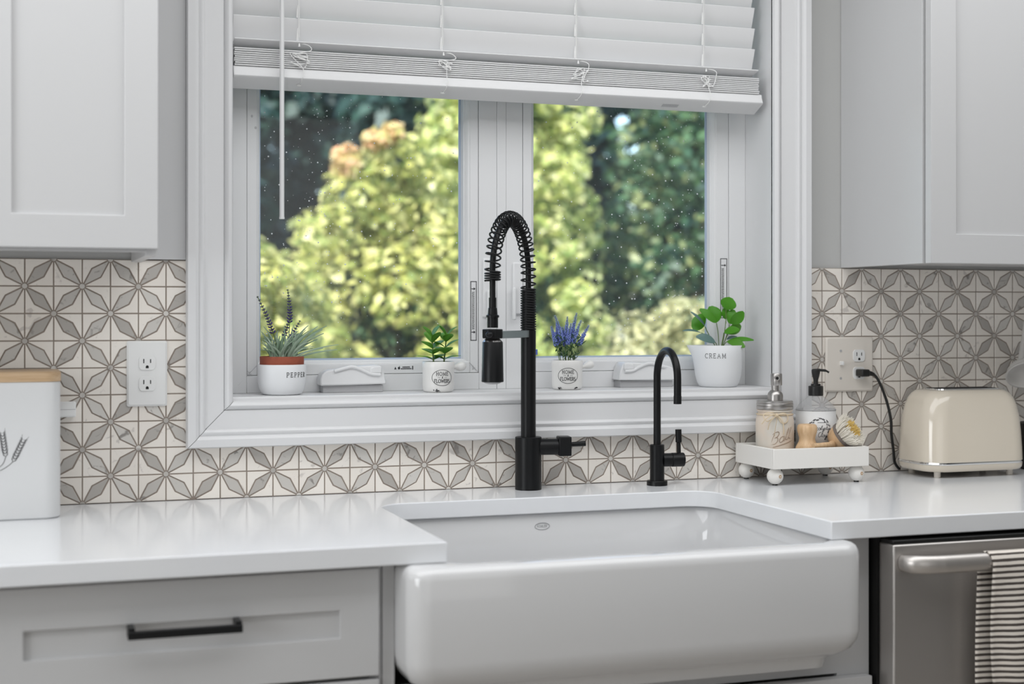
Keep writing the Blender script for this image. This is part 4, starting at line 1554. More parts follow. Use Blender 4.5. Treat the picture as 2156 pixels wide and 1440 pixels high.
LV = [  # base, tip, width, leaning of the blade face, depth at base / tip, material
    ((770, 262), (845, 92), 205, (-.3, -1, .1), .006, .002, 'leaf_bright'),
    ((770, 405), (775, 235), 135, (.2, -1, .2), .012, .014, 'leaf_bright'),
    ((835, 470), (1020, 300), 150, (.5, -1, .5), .0, -.008, 'leaf_bright'),
    ((825, 470), (890, 262), 130, (-.4, -1, .1), .004, .010, 'leaf_bright'),
    ((632, 458), (560, 212), 215, (.1, -1, .1), .004, .010, 'leaf_bright'),
    ((620, 455), (385, 255), 120, (-.2, -1, .6), -.004, -.012, 'leaf_bright'),
    ((465, 510), (300, 400), 250, (.1, -1, .0), .010, .012, 'leaf_bright'),
    ((462, 500), (255, 292), 46, (-.5, -.6, .9), -.004, -.014, 'leaf_blue_green'),
    ((410, 600), (135, 562), 62, (0, -.45, 1), .0, -.010, 'leaf_blue_green'),
    ((610, 735), (325, 650), 135, (.1, -.8, .6), -.006, -.020, 'leaf_blue_green'),
    ((740, 600), (945, 545), 120, (0, -.8, .7), -.004, -.012, 'leaf_bright'),
    ((800, 610), (1000, 490), 130, (.1, -1, .2), .008, .012, 'leaf_jade'),
    ((770, 735), (1160, 695), 100, (.0, -.6, .8), -.004, -.010, 'leaf_bright'),
    ((780, 720), (1015, 800), 140, (.2, -1, .5), -.008, -.026, 'leaf_jade'),
    ((790, 700), (950, 650), 70, (0, -.4, 1), .010, .018, 'leaf_blue_green'),
]
for (b_, t_, w_, nr, d0, d1, mt) in LV:
    mb = leaf_shape(MB(), lpnt(*b_, d0), lpnt(*t_, d1), w_ * mmx * 1.16, nr, .06, 14, 1.05, .16, .56)
    mb.build('leaf', mt, lp, smooth=70, origin=lpnt(*b_, d0))
stems = [((665, 800), (672, 650), (632, 458)), ((700, 800), (745, 690), (770, 405)), ((690, 790), (735, 650), (740, 600)), ((655, 800), (540, 680), (465, 510)),
         ((640, 810), (600, 690), (410, 600)), ((660, 800), (640, 760), (610, 735)), ((710, 800), (740, 760), (775, 735)), ((700, 780), (770, 690), (800, 610)), ((700, 790), (790, 640), (830, 470)), ((770, 405), (772, 330), (770, 262))]
for a_, b_, c_ in stems:
    MB().tube(bez(lpnt(a_[0], a_[1] + 60), lpnt(*b_), lpnt(*c_), 10), .0010, 6).build('stem', 'stem_green', lp, smooth=60)

# ------------------------------------------------------------------ canister with wheat print
CN = thing('canister', (-.057, -.112, .914), 'white bread canister with a wheat print and a wooden lid', 'canister')
cx0, cx1, cy0, cy1 = -.172, .0585, -.1830, -.0480
b = [rrect(cx0 + .003, cx1 - .003, cy0 + .003, cy1 - .003, .026, .9142, 7), rrect(cx0, cx1, cy0, cy1, .028, .9170, 7), rrect(cx0, cx1, cy0, cy1, .028, 1.1500, 7), rrect(cx0 + .001, cx1 - .001, cy0 + .001, cy1 - .001, .027, 1.1512, 7)]
MB().loft(b).build('body', 'canister_white', CN, smooth=40)
b = [rrect(cx0 - .001, cx1 + .0005, cy0 - .0005, cy1 + .0005, .028, 1.1514, 7), rrect(cx0 - .0015, cx1 + .001, cy0 - .001, cy1 + .001, .028, 1.1530, 7), rrect(cx0 - .0015, cx1 + .001, cy0 - .001, cy1 + .001, .028, 1.1665, 7), rrect(cx0 + .002, cx1 - .002, cy0 + .002, cy1 - .002, .026, 1.1690, 7)]
MB().loft(b).build('lid', 'bamboo', CN, smooth=40)
wh = MB()


def ear(x, z, ang, L_, n):
    """ear of wheat: paired grains up a stalk"""
    ca, sa = math.cos(ang), math.sin(ang)

    def P2(u, v):
        return (x + u * ca - v * sa, -.1834, z + u * sa + v * ca)
    for k in range(n):
        u = L_ * k / n
        for s in (-1, 1):
            g = [(u, 0), (u + L_ / n * .7, s * .0032), (u + L_ / n * 1.7, s * .0042), (u + L_ / n * 1.1, s * .0012)]
            wh.tube([P2(*p) for p in g], [.0003, .0008, .0003, .0005], 4)
        wh.tube([P2(u + L_ / n * 1.5, .0036), P2(u + L_ / n * 2.8, .0058)], .00025, 3)
        wh.tube([P2(u + L_ / n * 1.5, -.0036), P2(u + L_ / n * 2.8, -.0058)], .00025, 3)


ear(-.0315, 1.0240, math.radians(98), .040, 8)
ear(-.0200, 1.0150, math.radians(65), .040, 8)
ear(-.0460, 1.0200, math.radians(118), .038, 8)
for c_ in ([(-.0315, 1.024), (-.036, 1.012), (-.046, 1.004), (-.060, .999)], [(-.0200, 1.015), (-.028, 1.008), (-.040, 1.001), (-.056, .997)], [(-.046, 1.020), (-.048, 1.010), (-.056, 1.0)]):
    wh.tube(catmull([(p[0], -.1834, p[1]) for p in c_], 5), .0005, 4)
wh.build('wheat_print', 'ink_soft', CN)

pg = thing('plug_adapter', (.066, 0, 1.0915), 'small white plug-in block on the tiles behind the canister', 'plug')
q = MB()
ra = [(p[0], -.0003, p[1]) for p in rrect(.028, .0880, 1.0775, 1.1055, .003, 0, 3)]
rb = [(p[0], -.0240, p[1]) for p in rrect(.030, .0895, 1.0785, 1.1075, .003, 0, 3)]
rc = [(p[0], -.0260, p[1]) for p in rrect(.032, .0875, 1.0805, 1.1055, .003, 0, 3)]
q.loft([ra, rb, rc]).build('housing', 'outlet_white', pg, smooth=40)
MB().box(.034, .0885, -.0262, -.0235, 1.0925, 1.0932).build('seam', 'grey_plastic', pg)


# ------------------------------------------------------------------ sockets
def receptacle(parent, x, zc, y, material='outlet_white'):
    prof_ = []
    for k in range(28):
        a = 2 * PI * k / 28
        prof_.append((x + max(-.0152, min(.0152, .0172 * math.cos(a))), zc + max(-.0135, min(.0135, .0172 * math.sin(a)))))
    r = MB().prism(prof_, 'y', y - .0018, y + .001).build('receptacle', material, parent, bevel=0.0005)
    sl = MB()
    sl.box(x - .0072, x - .0054, y - .0021, y - .0010, zc - .0005, zc + .0075)
    sl.box(x + .0052, x + .0070, y - .0021, y - .0010, zc - .0000, zc + .0070)
    sl.prism(arc(x, zc - .0072, .0027, .0027, 0, 180, 8) + [(x - .0027, zc - .0100), (x + .0027, zc - .0100)], 'y', y - .0021, y - .0010)
    sl.build('slots', 'dark_gap', r)
    return r


def plate(mbname, x0, x1, z0, z1, material, parent):
    def rg(d, y):
        return [(p[0], y, p[1]) for p in rrect(x0 + d, x1 - d, z0 + d, z1 - d, .0035, 0, 3)]
    return MB().loft([rg(0, -.0004), rg(0, -.0025), rg(.0035, -.0058)]).build(mbname, material, parent, smooth=30)


so = thing('wall_outlet', (.2185, 0, 1.155), 'white double socket on the tiles left of the window', 'outlet')
plate('cover_plate', .1815, .2558, 1.0945, 1.2180, 'outlet_white', so)
receptacle(so, .2187, 1.1765, -.0058)
receptacle(so, .2187, 1.1370, -.0058)
MB().cyl((.2187, -.0050, 1.1567), (.2187, -.0066, 1.1567), .0028, seg=12).build('screw', 'outlet_white', so)
sw = thing('switch_outlet', (1.742, 0, 1.156), 'cream double wall plate with a toggle switch and a socket, right of the window', 'outlet')
plate('cover_plate', 1.6830, 1.8045, 1.0960, 1.2178, 'plate_cream', sw)
MB().box(1.7175, 1.7225, -.0165, -.0050, 1.1555, 1.1640).build('toggle', 'outlet_white', sw, bevel=0.001)
for zz in (1.1870, 1.1260):
    MB().cyl((1.7200, -.0050, zz), (1.7200, -.0068, zz), .0028, seg=12).build('screw', 'grey_plastic', sw)
receptacle(sw, 1.7665, 1.1760, -.0058)
receptacle(sw, 1.7665, 1.1370, -.0058)

# ------------------------------------------------------------------ toaster and its cord
TO = thing('toaster', (1.972, -.094, .914), 'glossy cream retro toaster with a chrome band', 'toaster')
tx0, tx1, ty0, ty1 = 1.8400, 2.1000, -.1720, -.0180
rg = []
for (d, zz, rr) in ((.012, .9265, .040), (.004, .9285, .045), (.001, .934, .046), (0, .942, .046)):
    rg.append(rrect(tx0 + d, tx1 - d, ty0 + d, ty1 - d, rr, zz, 10))
MB().loft(rg).build('base', 'toaster_cream', TO, smooth=50)
MB().loft([rrect(tx0 + .0004, tx1 - .0004, ty0 + .0004, ty1 - .0004, .046, .9422, 10), rrect(tx0 - .0006, tx1 + .0006, ty0 - .0006, ty1 + .0006, .046, .9445, 10), rrect(tx0 + .0004, tx1 - .0004, ty0 + .0004, ty1 - .0004, .046, .9478, 10)]).build('chrome_band', 'chrome', TO, smooth=50)
rg = []
for (dx_, dy_, zz, rr) in ((.0002, .0002, .9480, .046), (.0006, .0012, .975, .046), (.002, .003, 1.01, .046), (.0055, .006, 1.045, .045), (.011, .010, 1.070, .043), (.0175, .014, 1.0850, .040), (.0250, .0195, 1.0945, .036), (.033, .026, 1.1000, .030), (.041, .033, 1.1025, .026)):
    rg.append(rrect(tx0 + dx_, tx1 - dx_, ty0 + dy_, ty1 - dy_, rr, zz, 10))
MB().loft(rg).build('shell', 'toaster_cream', TO, smooth=60)
tp = MB().loft([rrect(tx0 + .050, tx1 - .045, ty0 + .044, ty1 - .044, .012, 1.1024, 5), rrect(tx0 + .051, tx1 - .046, ty0 + .045, ty1 - .045, .012, 1.1050, 5)]).build('slot_plate', 'chrome', TO, smooth=40)
for yy in (-.108, -.080):
    MB().box(tx0 + .058, tx1 - .053, yy - .009, yy + .009, 1.1046, 1.1056).build('slot', 'dark_gap', tp)
for (fx, fy) in ((1.8760, -.1420), (2.0640, -.1420), (1.8760, -.0480), (2.0640, -.0480)):
    MB().lathe([(0, .9142), (.0070, .9142), (.0075, .9280), (0, .9280)], (fx, fy, 0), 16).build('foot', 'plate_cream', TO, smooth=40)
lvr = MB().cyl((2.093, -.095, 1.060), (2.103, -.095, 1.061), .0035, seg=12).build('lever', 'chrome', TO, smooth=40)
MB().ball((2.1055, -.095, 1.061), .0060, (1, 1, 1), 16, 10).build('lever_knob', 'chrome', lvr, smooth=60)

tc = thing('power_cord', (1.777, -.02, 1.137), parent=TO)
tag(tc, 'black power cord plugged into the cream wall plate')
MB().box(1.7560, 1.7770, -.0360, -.0079, 1.1300, 1.1460).build('plug', 'black_plastic', tc, bevel=0.003)
MB().tube([(1.775, -.026, 1.138), (1.784, -.027, 1.1365), (1.792, -.027, 1.134)], [.0066, .0052, .0040], 10).build('strain_relief', 'black_plastic', tc, smooth=60)
MB().tube(catmull([(1.790, -.027, 1.135), (1.800, -.027, 1.126), (1.815, -.026, 1.100), (1.829, -.025, 1.065), (1.838, -.024, 1.030), (1.8405, -.022, 1.00), (1.848, -.018, .965), (1.856, -.012, .935), (1.870, -.009, .919)], 8), .0032, 8).build('cable', 'black_plastic', tc, smooth=60)

# ------------------------------------------------------------------ black crock and hanging ladle at the right edge
ck = thing('black_crock', (2.210, -.085, .914), 'black crock at the right edge, beside the toaster', 'crock')
MB().lathe([(0, .9142), (.056, .9142), (.0615, .920), (.0620, 1.000), (.0605, 1.0190), (.058, 1.0205), (.0565, 1.018), (.056, .930), (0, .930)], (2.2205, -.072, 0), 40).build('bowl', 'black_plastic', ck, smooth=45)
MB().tube([(2.2205 + .0622 * math.cos(2 * PI * k / 40), -.072 + .0622 * math.sin(2 * PI * k / 40), .990) for k in range(41)], .0012, 6).build('rim_band', 'black_plastic', ck)
ld = thing('ladle', (2.150, -.03, 1.15), 'pale grey ladle hanging above the toaster at the right edge', 'ladle')
axis = Vector((-.30, -.62, -.72)).normalized()
cc = Vector((2.1660, -.070, 1.130))
pf = []
R0 = .0440
for k in range(9):
    a = PI / 2 * k / 8
    pf.append((R0 * math.sin(a) if k else 0, -R0 * .80 * math.cos(a)))
pf += [(R0 + .0015, .001), (R0 - .0020, .0015)]
for k in range(8, -1, -1):
    a = PI / 2 * k / 8
    pf.append(((R0 - .003) * math.sin(a) if k else 0, -(R0 * .80 - .003) * math.cos(a)))
MB().lathe(pf, cc, 32, axis).build('bowl', 'ladle_white', ld, smooth=50)
hb = cc - axis * .022
MB().tube(catmull([hb + Vector((-.006, .006, .010)), hb + Vector((.004, .010, .045)), hb + Vector((.020, .018, .11)), Vector((2.232, -.020, 1.32)), Vector((2.238, -.014, 1.350))], 6), [.0075] * 8 + [.0055] * 17, 10).build('handle', 'ladle_white', ld, smooth=60)
MB().tube([(2.238, .0005, 1.356), (2.238, -.018, 1.356), (2.238, -.022, 1.350), (2.238, -.021, 1.342)], .002, 8).build('hook', 'steel', ld, smooth=60)

# ------------------------------------------------------------------ tray on ball feet
TX0, TX1, TY0, TY1, TZ0, TZ1 = 1.4560, 1.6830, -.1760, -.0100, .9490, .9905
tr = thing('riser_tray', (1.5695, -.093, .914), 'white distressed wooden riser tray on ball feet', 'tray')
th = .009
MB().box(TX0, TX1, TY0, TY0 + th, TZ0, TZ1).build('side_board', 'tray_paint', tr, bevel=0.0012)
MB().box(TX0, TX1, TY1 - th, TY1, TZ0, TZ1).build('side_board', 'tray_paint', tr, bevel=0.0012)
MB().box(TX0, TX0 + th, TY0 + th, TY1 - th, TZ0, TZ1).build('side_board', 'tray_paint', tr, bevel=0.0012)
MB().box(TX1 - th, TX1, TY0 + th, TY1 - th, TZ0, TZ1).build('side_board', 'tray_paint', tr, bevel=0.0012)
MB().box(TX0 + th, TX1 - th, TY0 + th, TY1 - th, TZ0 + .001, TZ0 + .008).build('bottom_board', 'tray_paint', tr)
for (fx, fy) in ((1.4720, -.1540), (1.6660, -.1540), (1.4720, -.0300), (1.6660, -.0300)):
    fo = MB().ball((fx, fy, .9330), .0170, (1, 1, 1), 24, 14).build('ball_foot', 'tray_paint', tr, smooth=60)
    MB().cyl((fx, fy, .9142), (fx, fy, .9185), .0055, seg=14).build('pad', 'black_plastic', fo)
    d_ = Vector((.18, -.98, .02)).normalized()
    MB().lathe([(0, .0167), (.0035, .0170), (.0040, .0163), (0, .0160)], (fx, fy, .9330), 10, d_).build('worn_spot', 'wood_worn', fo)

# mason jar soap pump
FLOOR_T = TZ0 + .0082
JX_, JY_ = 1.5190, -.0690
ja = thing('jar_soap_pump', (JX_, JY_, FLOOR_T), 'chalky white canning jar soap dispenser with a brushed steel pump and twine bow', 'soap dispenser')
jp_ = [(0, 0), (.0360, 0), (.0385, .003), (.0398, .012), (.0400, .076), (.0392, .087), (.0370, .0965), (.0350, .1010), (.0350, .1035), (.0372, .1047), (.0372, .1075), (.0350, .1085), (0, .1085)]
MB().lathe([(r, FLOOR_T + hh) for r, hh in jp_], (JX_, JY_, 0), 48, sq=.10).build('glass', 'jar_paint', ja, smooth=45)
B0 = FLOOR_T + .1087
ld_ = MB().lathe([(0, B0), (.0385, B0), (.0390, B0 + .001), (.0390, B0 + .0065), (.0380, B0 + .0075), (.0390, B0 + .0085), (.0390, B0 + .0120), (.0380, B0 + .0130), (.0385, B0 + .0140), (.0385, B0 + .0170), (.0365, B0 + .0185), (0, B0 + .0185)], (JX_, JY_, 0), 48).build('lid', 'pump_steel', ja, smooth=35)
P0 = B0 + .0186
pm = MB().lathe([(0, P0), (.0165, P0), (.0165, P0 + .011), (.0150, P0 + .016), (.0105, P0 + .021), (.0085, P0 + .022), (.0085, P0 + .034), (0, P0 + .034)], (JX_ + .001, JY_, 0), 32).build('pump_collar', 'pump_steel', ja, smooth=35)
hd = MB().lathe([(0, P0 + .032), (.0115, P0 + .032), (.0120, P0 + .033), (.0120, P0 + .0560), (.0110, P0 + .0575), (0, P0 + .0575)], (JX_ + .004, JY_, 0), 28).build('pump_head', 'pump_steel', ja, smooth=35)
sd = Vector((-.42, -.90, -.05)).normalized()
s0 = Vector((JX_ + .004, JY_, P0 + .049)) + sd * .008
MB().tube([s0, s0 + sd * .012], .0055, 14).build('spout', 'pump_steel', hd, smooth=60)
MB().tube([s0 + sd * .0121, s0 + sd * .0125], .0034, 12).build('spout_hole', 'dark_gap', hd)
# embossed script on the jar
fn = on_cyl(JX_, JY_, lambda z_: .0404, -.24, FLOOR_T + .040)
eb = MB()
tx, W = text_strokes(['B_script', 'a_script', 'l_script', 'l_script'], .0250, -.02, .30)
draw(eb, [[(p[0] * .98, p[1] + p[0] * .30) for p in s] for s in tx], fn, .00085)
draw(eb, [[(-.015, -.010), (.030, .004)]], fn, .0009)
eb.build('embossed_script', 'jar_relief', ja)
tw = MB()
zt = FLOOR_T + .0980
ring_ = [(JX_ + .0378 * math.sin(a), JY_ - .0378 * math.cos(a), zt) for a in [2 * PI * k / 40 for k in range(41)]]
tw.tube(ring_, .0016, 6)
kn = Vector((JX_ - .016, JY_ - .0375, zt))
tw.ball(kn, .0042, (1, 1, 1), 10, 6)
for lp_ in ([(0, 0, 0), (-.014, -.004, .001), (-.026, -.002, -.006), (-.034, .004, -.018)], [(0, 0, 0), (-.012, -.005, -.006), (-.020, -.004, -.016), (-.022, -.001, -.030)],
            [(0, 0, 0), (-.004, -.006, -.012), (-.007, -.006, -.026), (-.008, -.004, -.044)], [(0, 0, 0), (.008, -.005, -.008), (.013, -.005, -.022), (.014, -.004, -.040)],
            [(0, 0, 0), (.014, -.004, .004), (.024, -.003, -.002), (.022, -.004, -.014), (.010, -.004, -.016), (0, 0, 0)], [(0, 0, 0), (-.016, -.003, .006), (-.030, .003, .001), (-.024, -.002, -.012), (0, 0, 0)]):
    tw.tube(catmull([kn + Vector(p) for p in lp_], 6), .0013, 5, flat=(1, .6))
tw.build('twine_bow', 'twine', ja, smooth=60)

# clear soap bottle with a printed label
SX_, SY_ = 1.6220, -.0640
sb = thing('soap_bottle', (SX_, SY_, FLOOR_T), 'clear plastic soap bottle with a white botanical label and black pump', 'soap dispenser')
bp2 = [(0, 0), (.0390, 0), (.0420, .003), (.0425, .010), (.0425, .1050), (.0415, .1080), (.0360, .1165), (.0230, .1275), (.0150, .1350), (.0130, .1370), (0, .1370)]
MB().lathe([(r, FLOOR_T + hh) for r, hh in bp2], (SX_, SY_, 0), 44).build('bottle', 'clear_plastic', sb, smooth=45)
MB().lathe([(0, FLOOR_T + .002), (.0395, FLOOR_T + .003), (.0405, FLOOR_T + .085), (0, FLOOR_T + .086)], (SX_, SY_, 0), 32).build('soap', 'label_white', sb, smooth=45)
lb = MB()
n = 40
for j in range(2):
    for k in range(n + 1):
        a = math.radians(-130 + 250 * k / n)
        lb.v.append((SX_ + .0429 * math.sin(a), SY_ - .0429 * math.cos(a), FLOOR_T + (.010, .1035)[j]))
for k in range(n):
    lb.f.append((k, k + 1, n + 2 + k, n + 1 + k))
lo = lb.build('label', 'label_white', sb, smooth=60)
lo.modifiers.new('thickness', 'SOLIDIFY').thickness = .0004
MB().tube([(SX_ + .0428 * math.sin(2 * PI * k / 40), SY_ - .0428 * math.cos(2 * PI * k / 40), FLOOR_T + .1055) for k in range(41)], .0009, 6).build('seam_line', 'grey_plastic', sb)
fn = on_cyl(SX_, SY_, lambda z_: .0433, -.36, FLOOR_T + .062)
pr_ = MB()
for k in range(34):
    a = math.radians(20 + 250 * k / 33) if k < 26 else math.radians(-60 + 70 * (k - 26) / 8)
    rr = .0235 + random.uniform(-.003, .003)
    u, v = rr * math.cos(a), rr * .95 * math.sin(a)
    pr_.lathe([(0, -.0003), (.0015, -.0002), (.0012, .0003), (0, .0004)], fn(u, v + .002), 6, Vector(fn(u, v)) - Vector((SX_, SY_, fn(u, v)[2])))
    pr_.tube([fn(u, v + .002), fn(u + .004 * math.cos(a + 1.2), v + .002 + .004 * math.sin(a + 1.2))], .0003, 4)
draw(pr_, [[(-.004, .018), (.016, .018)], [(-.012, -.028), (.012, -.028)], [(-.009, -.032), (.010, -.032)]], fn, .0004)
t1, W1 = text_strokes(['E_script', 'u_script', 'c_script', 'a_script', 'l_script', 'y_script', 'p_script', 't_script', 'u_script', 's_script'], .0100, -.04, .25)
draw(pr_, [[(p[0] + .004, p[1] + .002) for p in s] for s in t1], fn, .0004)
t1, W1 = text_strokes(['C_script', 'l_script', 'a_script', 'y_script'], .0105, -.04, .25)
draw(pr_, [[(p[0] + .006, p[1] - .013) for p in s] for s in t1], fn, .0004)
pr_.build('label_print', 'ink', lo)
C0 = FLOOR_T + .1372
MB().lathe([(0, C0 - .002), (.0158, C0 - .002), (.0160, C0), (.0160, C0 + .0180), (.0150, C0 + .0190), (.0105, C0 + .0195), (.0105, C0 + .0235), (.0085, C0 + .0240), (0, C0 + .0240)], (SX_, SY_, 0), 28).build('cap', 'black_plastic', sb, smooth=35)
ph_ = MB().lathe([(0, C0 + .022), (.0052, C0 + .022), (.0052, C0 + .032), (.0075, C0 + .040), (.0092, C0 + .0480), (.0092, C0 + .0535), (.0080, C0 + .0550), (0, C0 + .0555)], (SX_, SY_, 0), 20).build('pump_head', 'black_plastic', sb, smooth=35)
MB().tube(catmull([(SX_ - .006, SY_, C0 + .0525), (SX_ + .008, SY_ - .002, C0 + .0530), (SX_ + .020, SY_ - .006, C0 + .0520), (SX_ + .027, SY_ - .009, C0 + .0480)], 5), [.0050] * 6 + [.0042] * 5 + [.0030] * 5, 10, flat=(.7, 1)).build('spout', 'black_plastic', ph_, smooth=60)

# palm brush: only its turned wooden handle shows above the tray
WX, WY = 1.5630, -.1280
pb = thing('palm_brush', (WX, WY, FLOOR_T), 'short turned wooden brush handle beside the canning jar in the tray', 'brush')
q0 = FLOOR_T
MB().lathe([(0, .018), (.0235, .018), (.0245, .020), (.0245, .030), (.0215, .036), (.0175, .043), (.0165, .050), (.0185, .058), (.0205, .064), (.0210, .071), (.0200, .0765), (.0165, .0795), (0, .0805)], (WX, WY, q0), 32).build('handle', 'beech', pb, smooth=45)
brs = MB()
for k in range(160):
    a, r = random.uniform(0, 2 * PI), .020 * math.sqrt(random.random())
    brs.tube([(WX + r * math.cos(a), WY + r * math.sin(a), q0 + .0185), (WX + 1.1 * r * math.cos(a), WY + 1.1 * r * math.sin(a), q0 + .0004)], .0005, 3)
tag(brs.build('bristles', 'bristle', pb), 'pale bristles under the handle', kind='stuff')

# round dish brush leaning on the tray edge
db = thing('dish_brush', (1.640, -.135, FLOOR_T), 'round wooden dish brush with pale and yellow bristles lying in the tray', 'brush')
hc = Vector((1.6450, -.1320, 1.0090))
ax_ = Vector((.48, -.66, .58)).normalized()
wd_ = MB().lathe([(0, -.0300), (.010, -.0290), (.0190, -.0240), (.0250, -.0150), (.0275, -.0050), (.0280, 0), (0, 0)], hc, 30, ax_).build('head', 'beech', db, smooth=50)
MB().lathe([(.0270, -.0004), (.0298, 0), (.0300, .0050), (.0275, .0056), (0, .0056)], hc, 30, ax_).build('rubber_band', 'rubber_grey', db, smooth=50)
MB().tube(catmull([hc - ax_ * .018 + Vector((-.004, -.003, -.006)), hc + Vector((-.034, -.012, -.016)), hc + Vector((-.060, -.022, -.016)), hc + Vector((-.086, -.0275, -.016))], 6), [.0085] * 7 + [.0065] * 6 + [.0060] * 6, 14, flat=(1, .8)).build('handle', 'beech', db, smooth=60)
e1 = ax_.orthogonal().normalized()
e2 = ax_.cross(e1)
for nm, mt, r0_, r1_, cnt in (('bristles', 'bristle', .0135, .0265, 620), ('bristles', 'bristle_yellow', 0, .0140, 260)):
    bb_ = MB()
    for k in range(cnt):
        a = random.uniform(0, 2 * PI)
        r = math.sqrt(random.uniform(r0_ ** 2, r1_ ** 2))
        rad = e1 * math.cos(a) + e2 * math.sin(a)
        p0 = hc + ax_ * .005 + rad * r
        ln_ = random.uniform(.026, .035) - r * .25
        p1 = hc + ax_ * (.005 + ln_) + rad * (r * 1.42 + random.uniform(-.001, .001))
        bb_.tube([p0, (p0 + p1) / 2 + rad * .001, p1], [.0007, .0007, .0006], 4)
    tag(bb_.build(nm, mt, db), 'pale outer bristles' if mt == 'bristle' else 'yellow inner bristles', kind='stuff')

# ------------------------------------------------------------------ fridge shape added behind the viewer's right, as a dark reflection in the dishwasher
fr = thing('reflected_fridge', (3.2, -3.1, 0), 'tall dark fridge shape added out of view for its reflection in the dishwasher', 'reflected_fridge')
MB().box(2.95, 3.58, -3.50, -2.80, 0.02, 1.78).build('body', 'black_plastic', fr, bevel=0.004)
for (za, zb_) in ((.06, .68), (.70, 1.76)):
    d_ = MB().box(2.90, 2.948, -3.49, -2.81, za, zb_).build('door', 'black_plastic', fr, bevel=0.004)
    MB().box(2.868, 2.882, -2.88, -2.86, za + .08, zb_ - .08).build('handle', 'steel', d_, bevel=0.003)

# ------------------------------------------------------------------ garden
tag(MB().box(-40, 60, 0.3, 80, -.62, -.60).build('lawn', 'lawn'), 'lawn outside the window', kind='structure')


def crown(parent, name, blobs, n, size, material, squash=1.0, shell=.55):
    """leaf cloud: lens-shaped leaves spread through overlapping lumps"""
    bl_ = np.array([b[:3] for b in blobs])
    rd = np.array([b[3:6] for b in blobs])
    vol = rd[:, 0] * rd[:, 1] * rd[:, 2]
    idx = rng.choice(len(blobs), n, p=vol ** .67 / (vol ** .67).sum())
    d = rng.normal(size=(n, 3))
    d /= np.linalg.norm(d, axis=1)[:, None]
    rr = shell + (1 - shell) * rng.random(n) ** .6
    rr *= 1 + .10 * rng.normal(size=n)
    c = bl_[idx] + d * rd[idx] * rr[:, None]
    # leaves face outward and up, with scatter
    nr = d + np.array([0, 0, .55]) + rng.normal(size=(n, 3)) * .55
    nr /= np.linalg.norm(nr, axis=1)[:, None]
    t = np.cross(nr, rng.normal(size=(n, 3)))
    t /= np.linalg.norm(t, axis=1)[:, None]
    b = np.cross(nr, t)
    s = size * (.6 + .8 * rng.random(n))[:, None]
    P = np.stack([c - t * s, c - b * s * .55 + nr * s * .08, c + t * s, c + b * s * .55 + nr * s * .08], 1).reshape(-1, 3)
    og = np.array(ORG[parent.name])
    P = P - og
    me = bpy.data.meshes.new(name)
    me.vertices.add(4 * n)
    me.vertices.foreach_set('co', P.astype(np.float32).ravel())
    me.loops.add(4 * n)
    me.loops.foreach_set('vertex_index', np.arange(4 * n, dtype=np.int32))
    me.polygons.add(n)
    me.polygons.foreach_set('loop_start', np.arange(0, 4 * n, 4, dtype=np.int32))
    me.polygons.foreach_set('loop_total', np.full(n, 4, dtype=np.int32))
    me.update(calc_edges=True)
    me.materials.append(M[material])
    o = bpy.data.objects.new(name, me)
    C.objects.link(o)
    o.parent = parent
    ORG[o.name] = ORG[parent.name]
    return o


def trunk(parent, x, y, z1, r, lean=(0, 0)):
    t = MB()
    t.tube(catmull([(x, y, -.62), (x + lean[0] * .4, y + lean[1] * .4, -.6 + (z1 + .6) * .5), (x + lean[0], y + lean[1], z1)], 4), [r * (1 - .5 * k / 8) for k in range(9)], 8)
    for k in range(5):
        a = 2 * PI * k / 5 + .4
        zz = -.6 + (z1 + .6) * (.45 + .1 * k)
        t.tube([(x, y, zz), (x + .3 * z1 * math.cos(a) * .5, y + .3 * z1 * math.sin(a) * .5, zz + .45)], [r * .4, r * .15], 6)
    t.build('trunk', 'bark', parent, smooth=60)


def lumps(cx, cy, z0, z1, rx, ry, n, prof_fn, lump):
    """lumps over a body of revolution whose half-width at height t is prof_fn(t)"""
    out = []
    for k in range(n):
        t = (k + .5) / n
        a = k * 2.399 + random.uniform(-.3, .3)
        w = prof_fn(t)
        q = w * random.uniform(.55, .95)
        s = lump * random.uniform(.75, 1.25)
        out.append((cx + rx * q * math.cos(a), cy + ry * q * math.sin(a), z0 + (z1 - z0) * t, s, s, s * .8))
    return out


def dome(t):
    return math.sqrt(max(0, 1 - (max(0, t - .35) / .65) ** 2)) * (.75 + .25 * min(1, t / .35))


def cone(t):
    return (1 - t) ** .75 * .95 + .05


# yellow-green tree in the left pane
ta = thing('yellow_green_tree', (2.62, 7.6, -.6), 'sunlit yellow-green tree with pink leaf tips outside the left pane', 'tree')
trunk(ta, 2.62, 7.6, 1.6, .09)
bl_ = lumps(2.62, 7.6, -.1, 2.10, 1.02, .8, 74, dome, .225)
bl_ += [(2.05, 7.3, 1.85, .22, .22, .2), (2.25, 7.3, 2.12, .24, .24, .2), (2.50, 7.4, 2.32, .26, .26, .20), (2.66, 7.4, 2.42, .24, .24, .18), (1.85, 7.3, 1.55, .2, .2, .16), (2.85, 7.5, 2.2, .24, .24, .2)]
crown(ta, 'crown', bl_, 12500, .048, 'leaf_yellow', shell=.7)
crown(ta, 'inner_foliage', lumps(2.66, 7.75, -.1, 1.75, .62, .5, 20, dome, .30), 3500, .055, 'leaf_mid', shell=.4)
crown(ta, 'leaf_tips', [(2.17, 7.2, 2.36, .10, .10, .12), (2.40, 7.2, 2.52, .10, .10, .07), (2.52, 7.2, 2.58, .08, .08, .07)], 330, .045, 'leaf_pink')

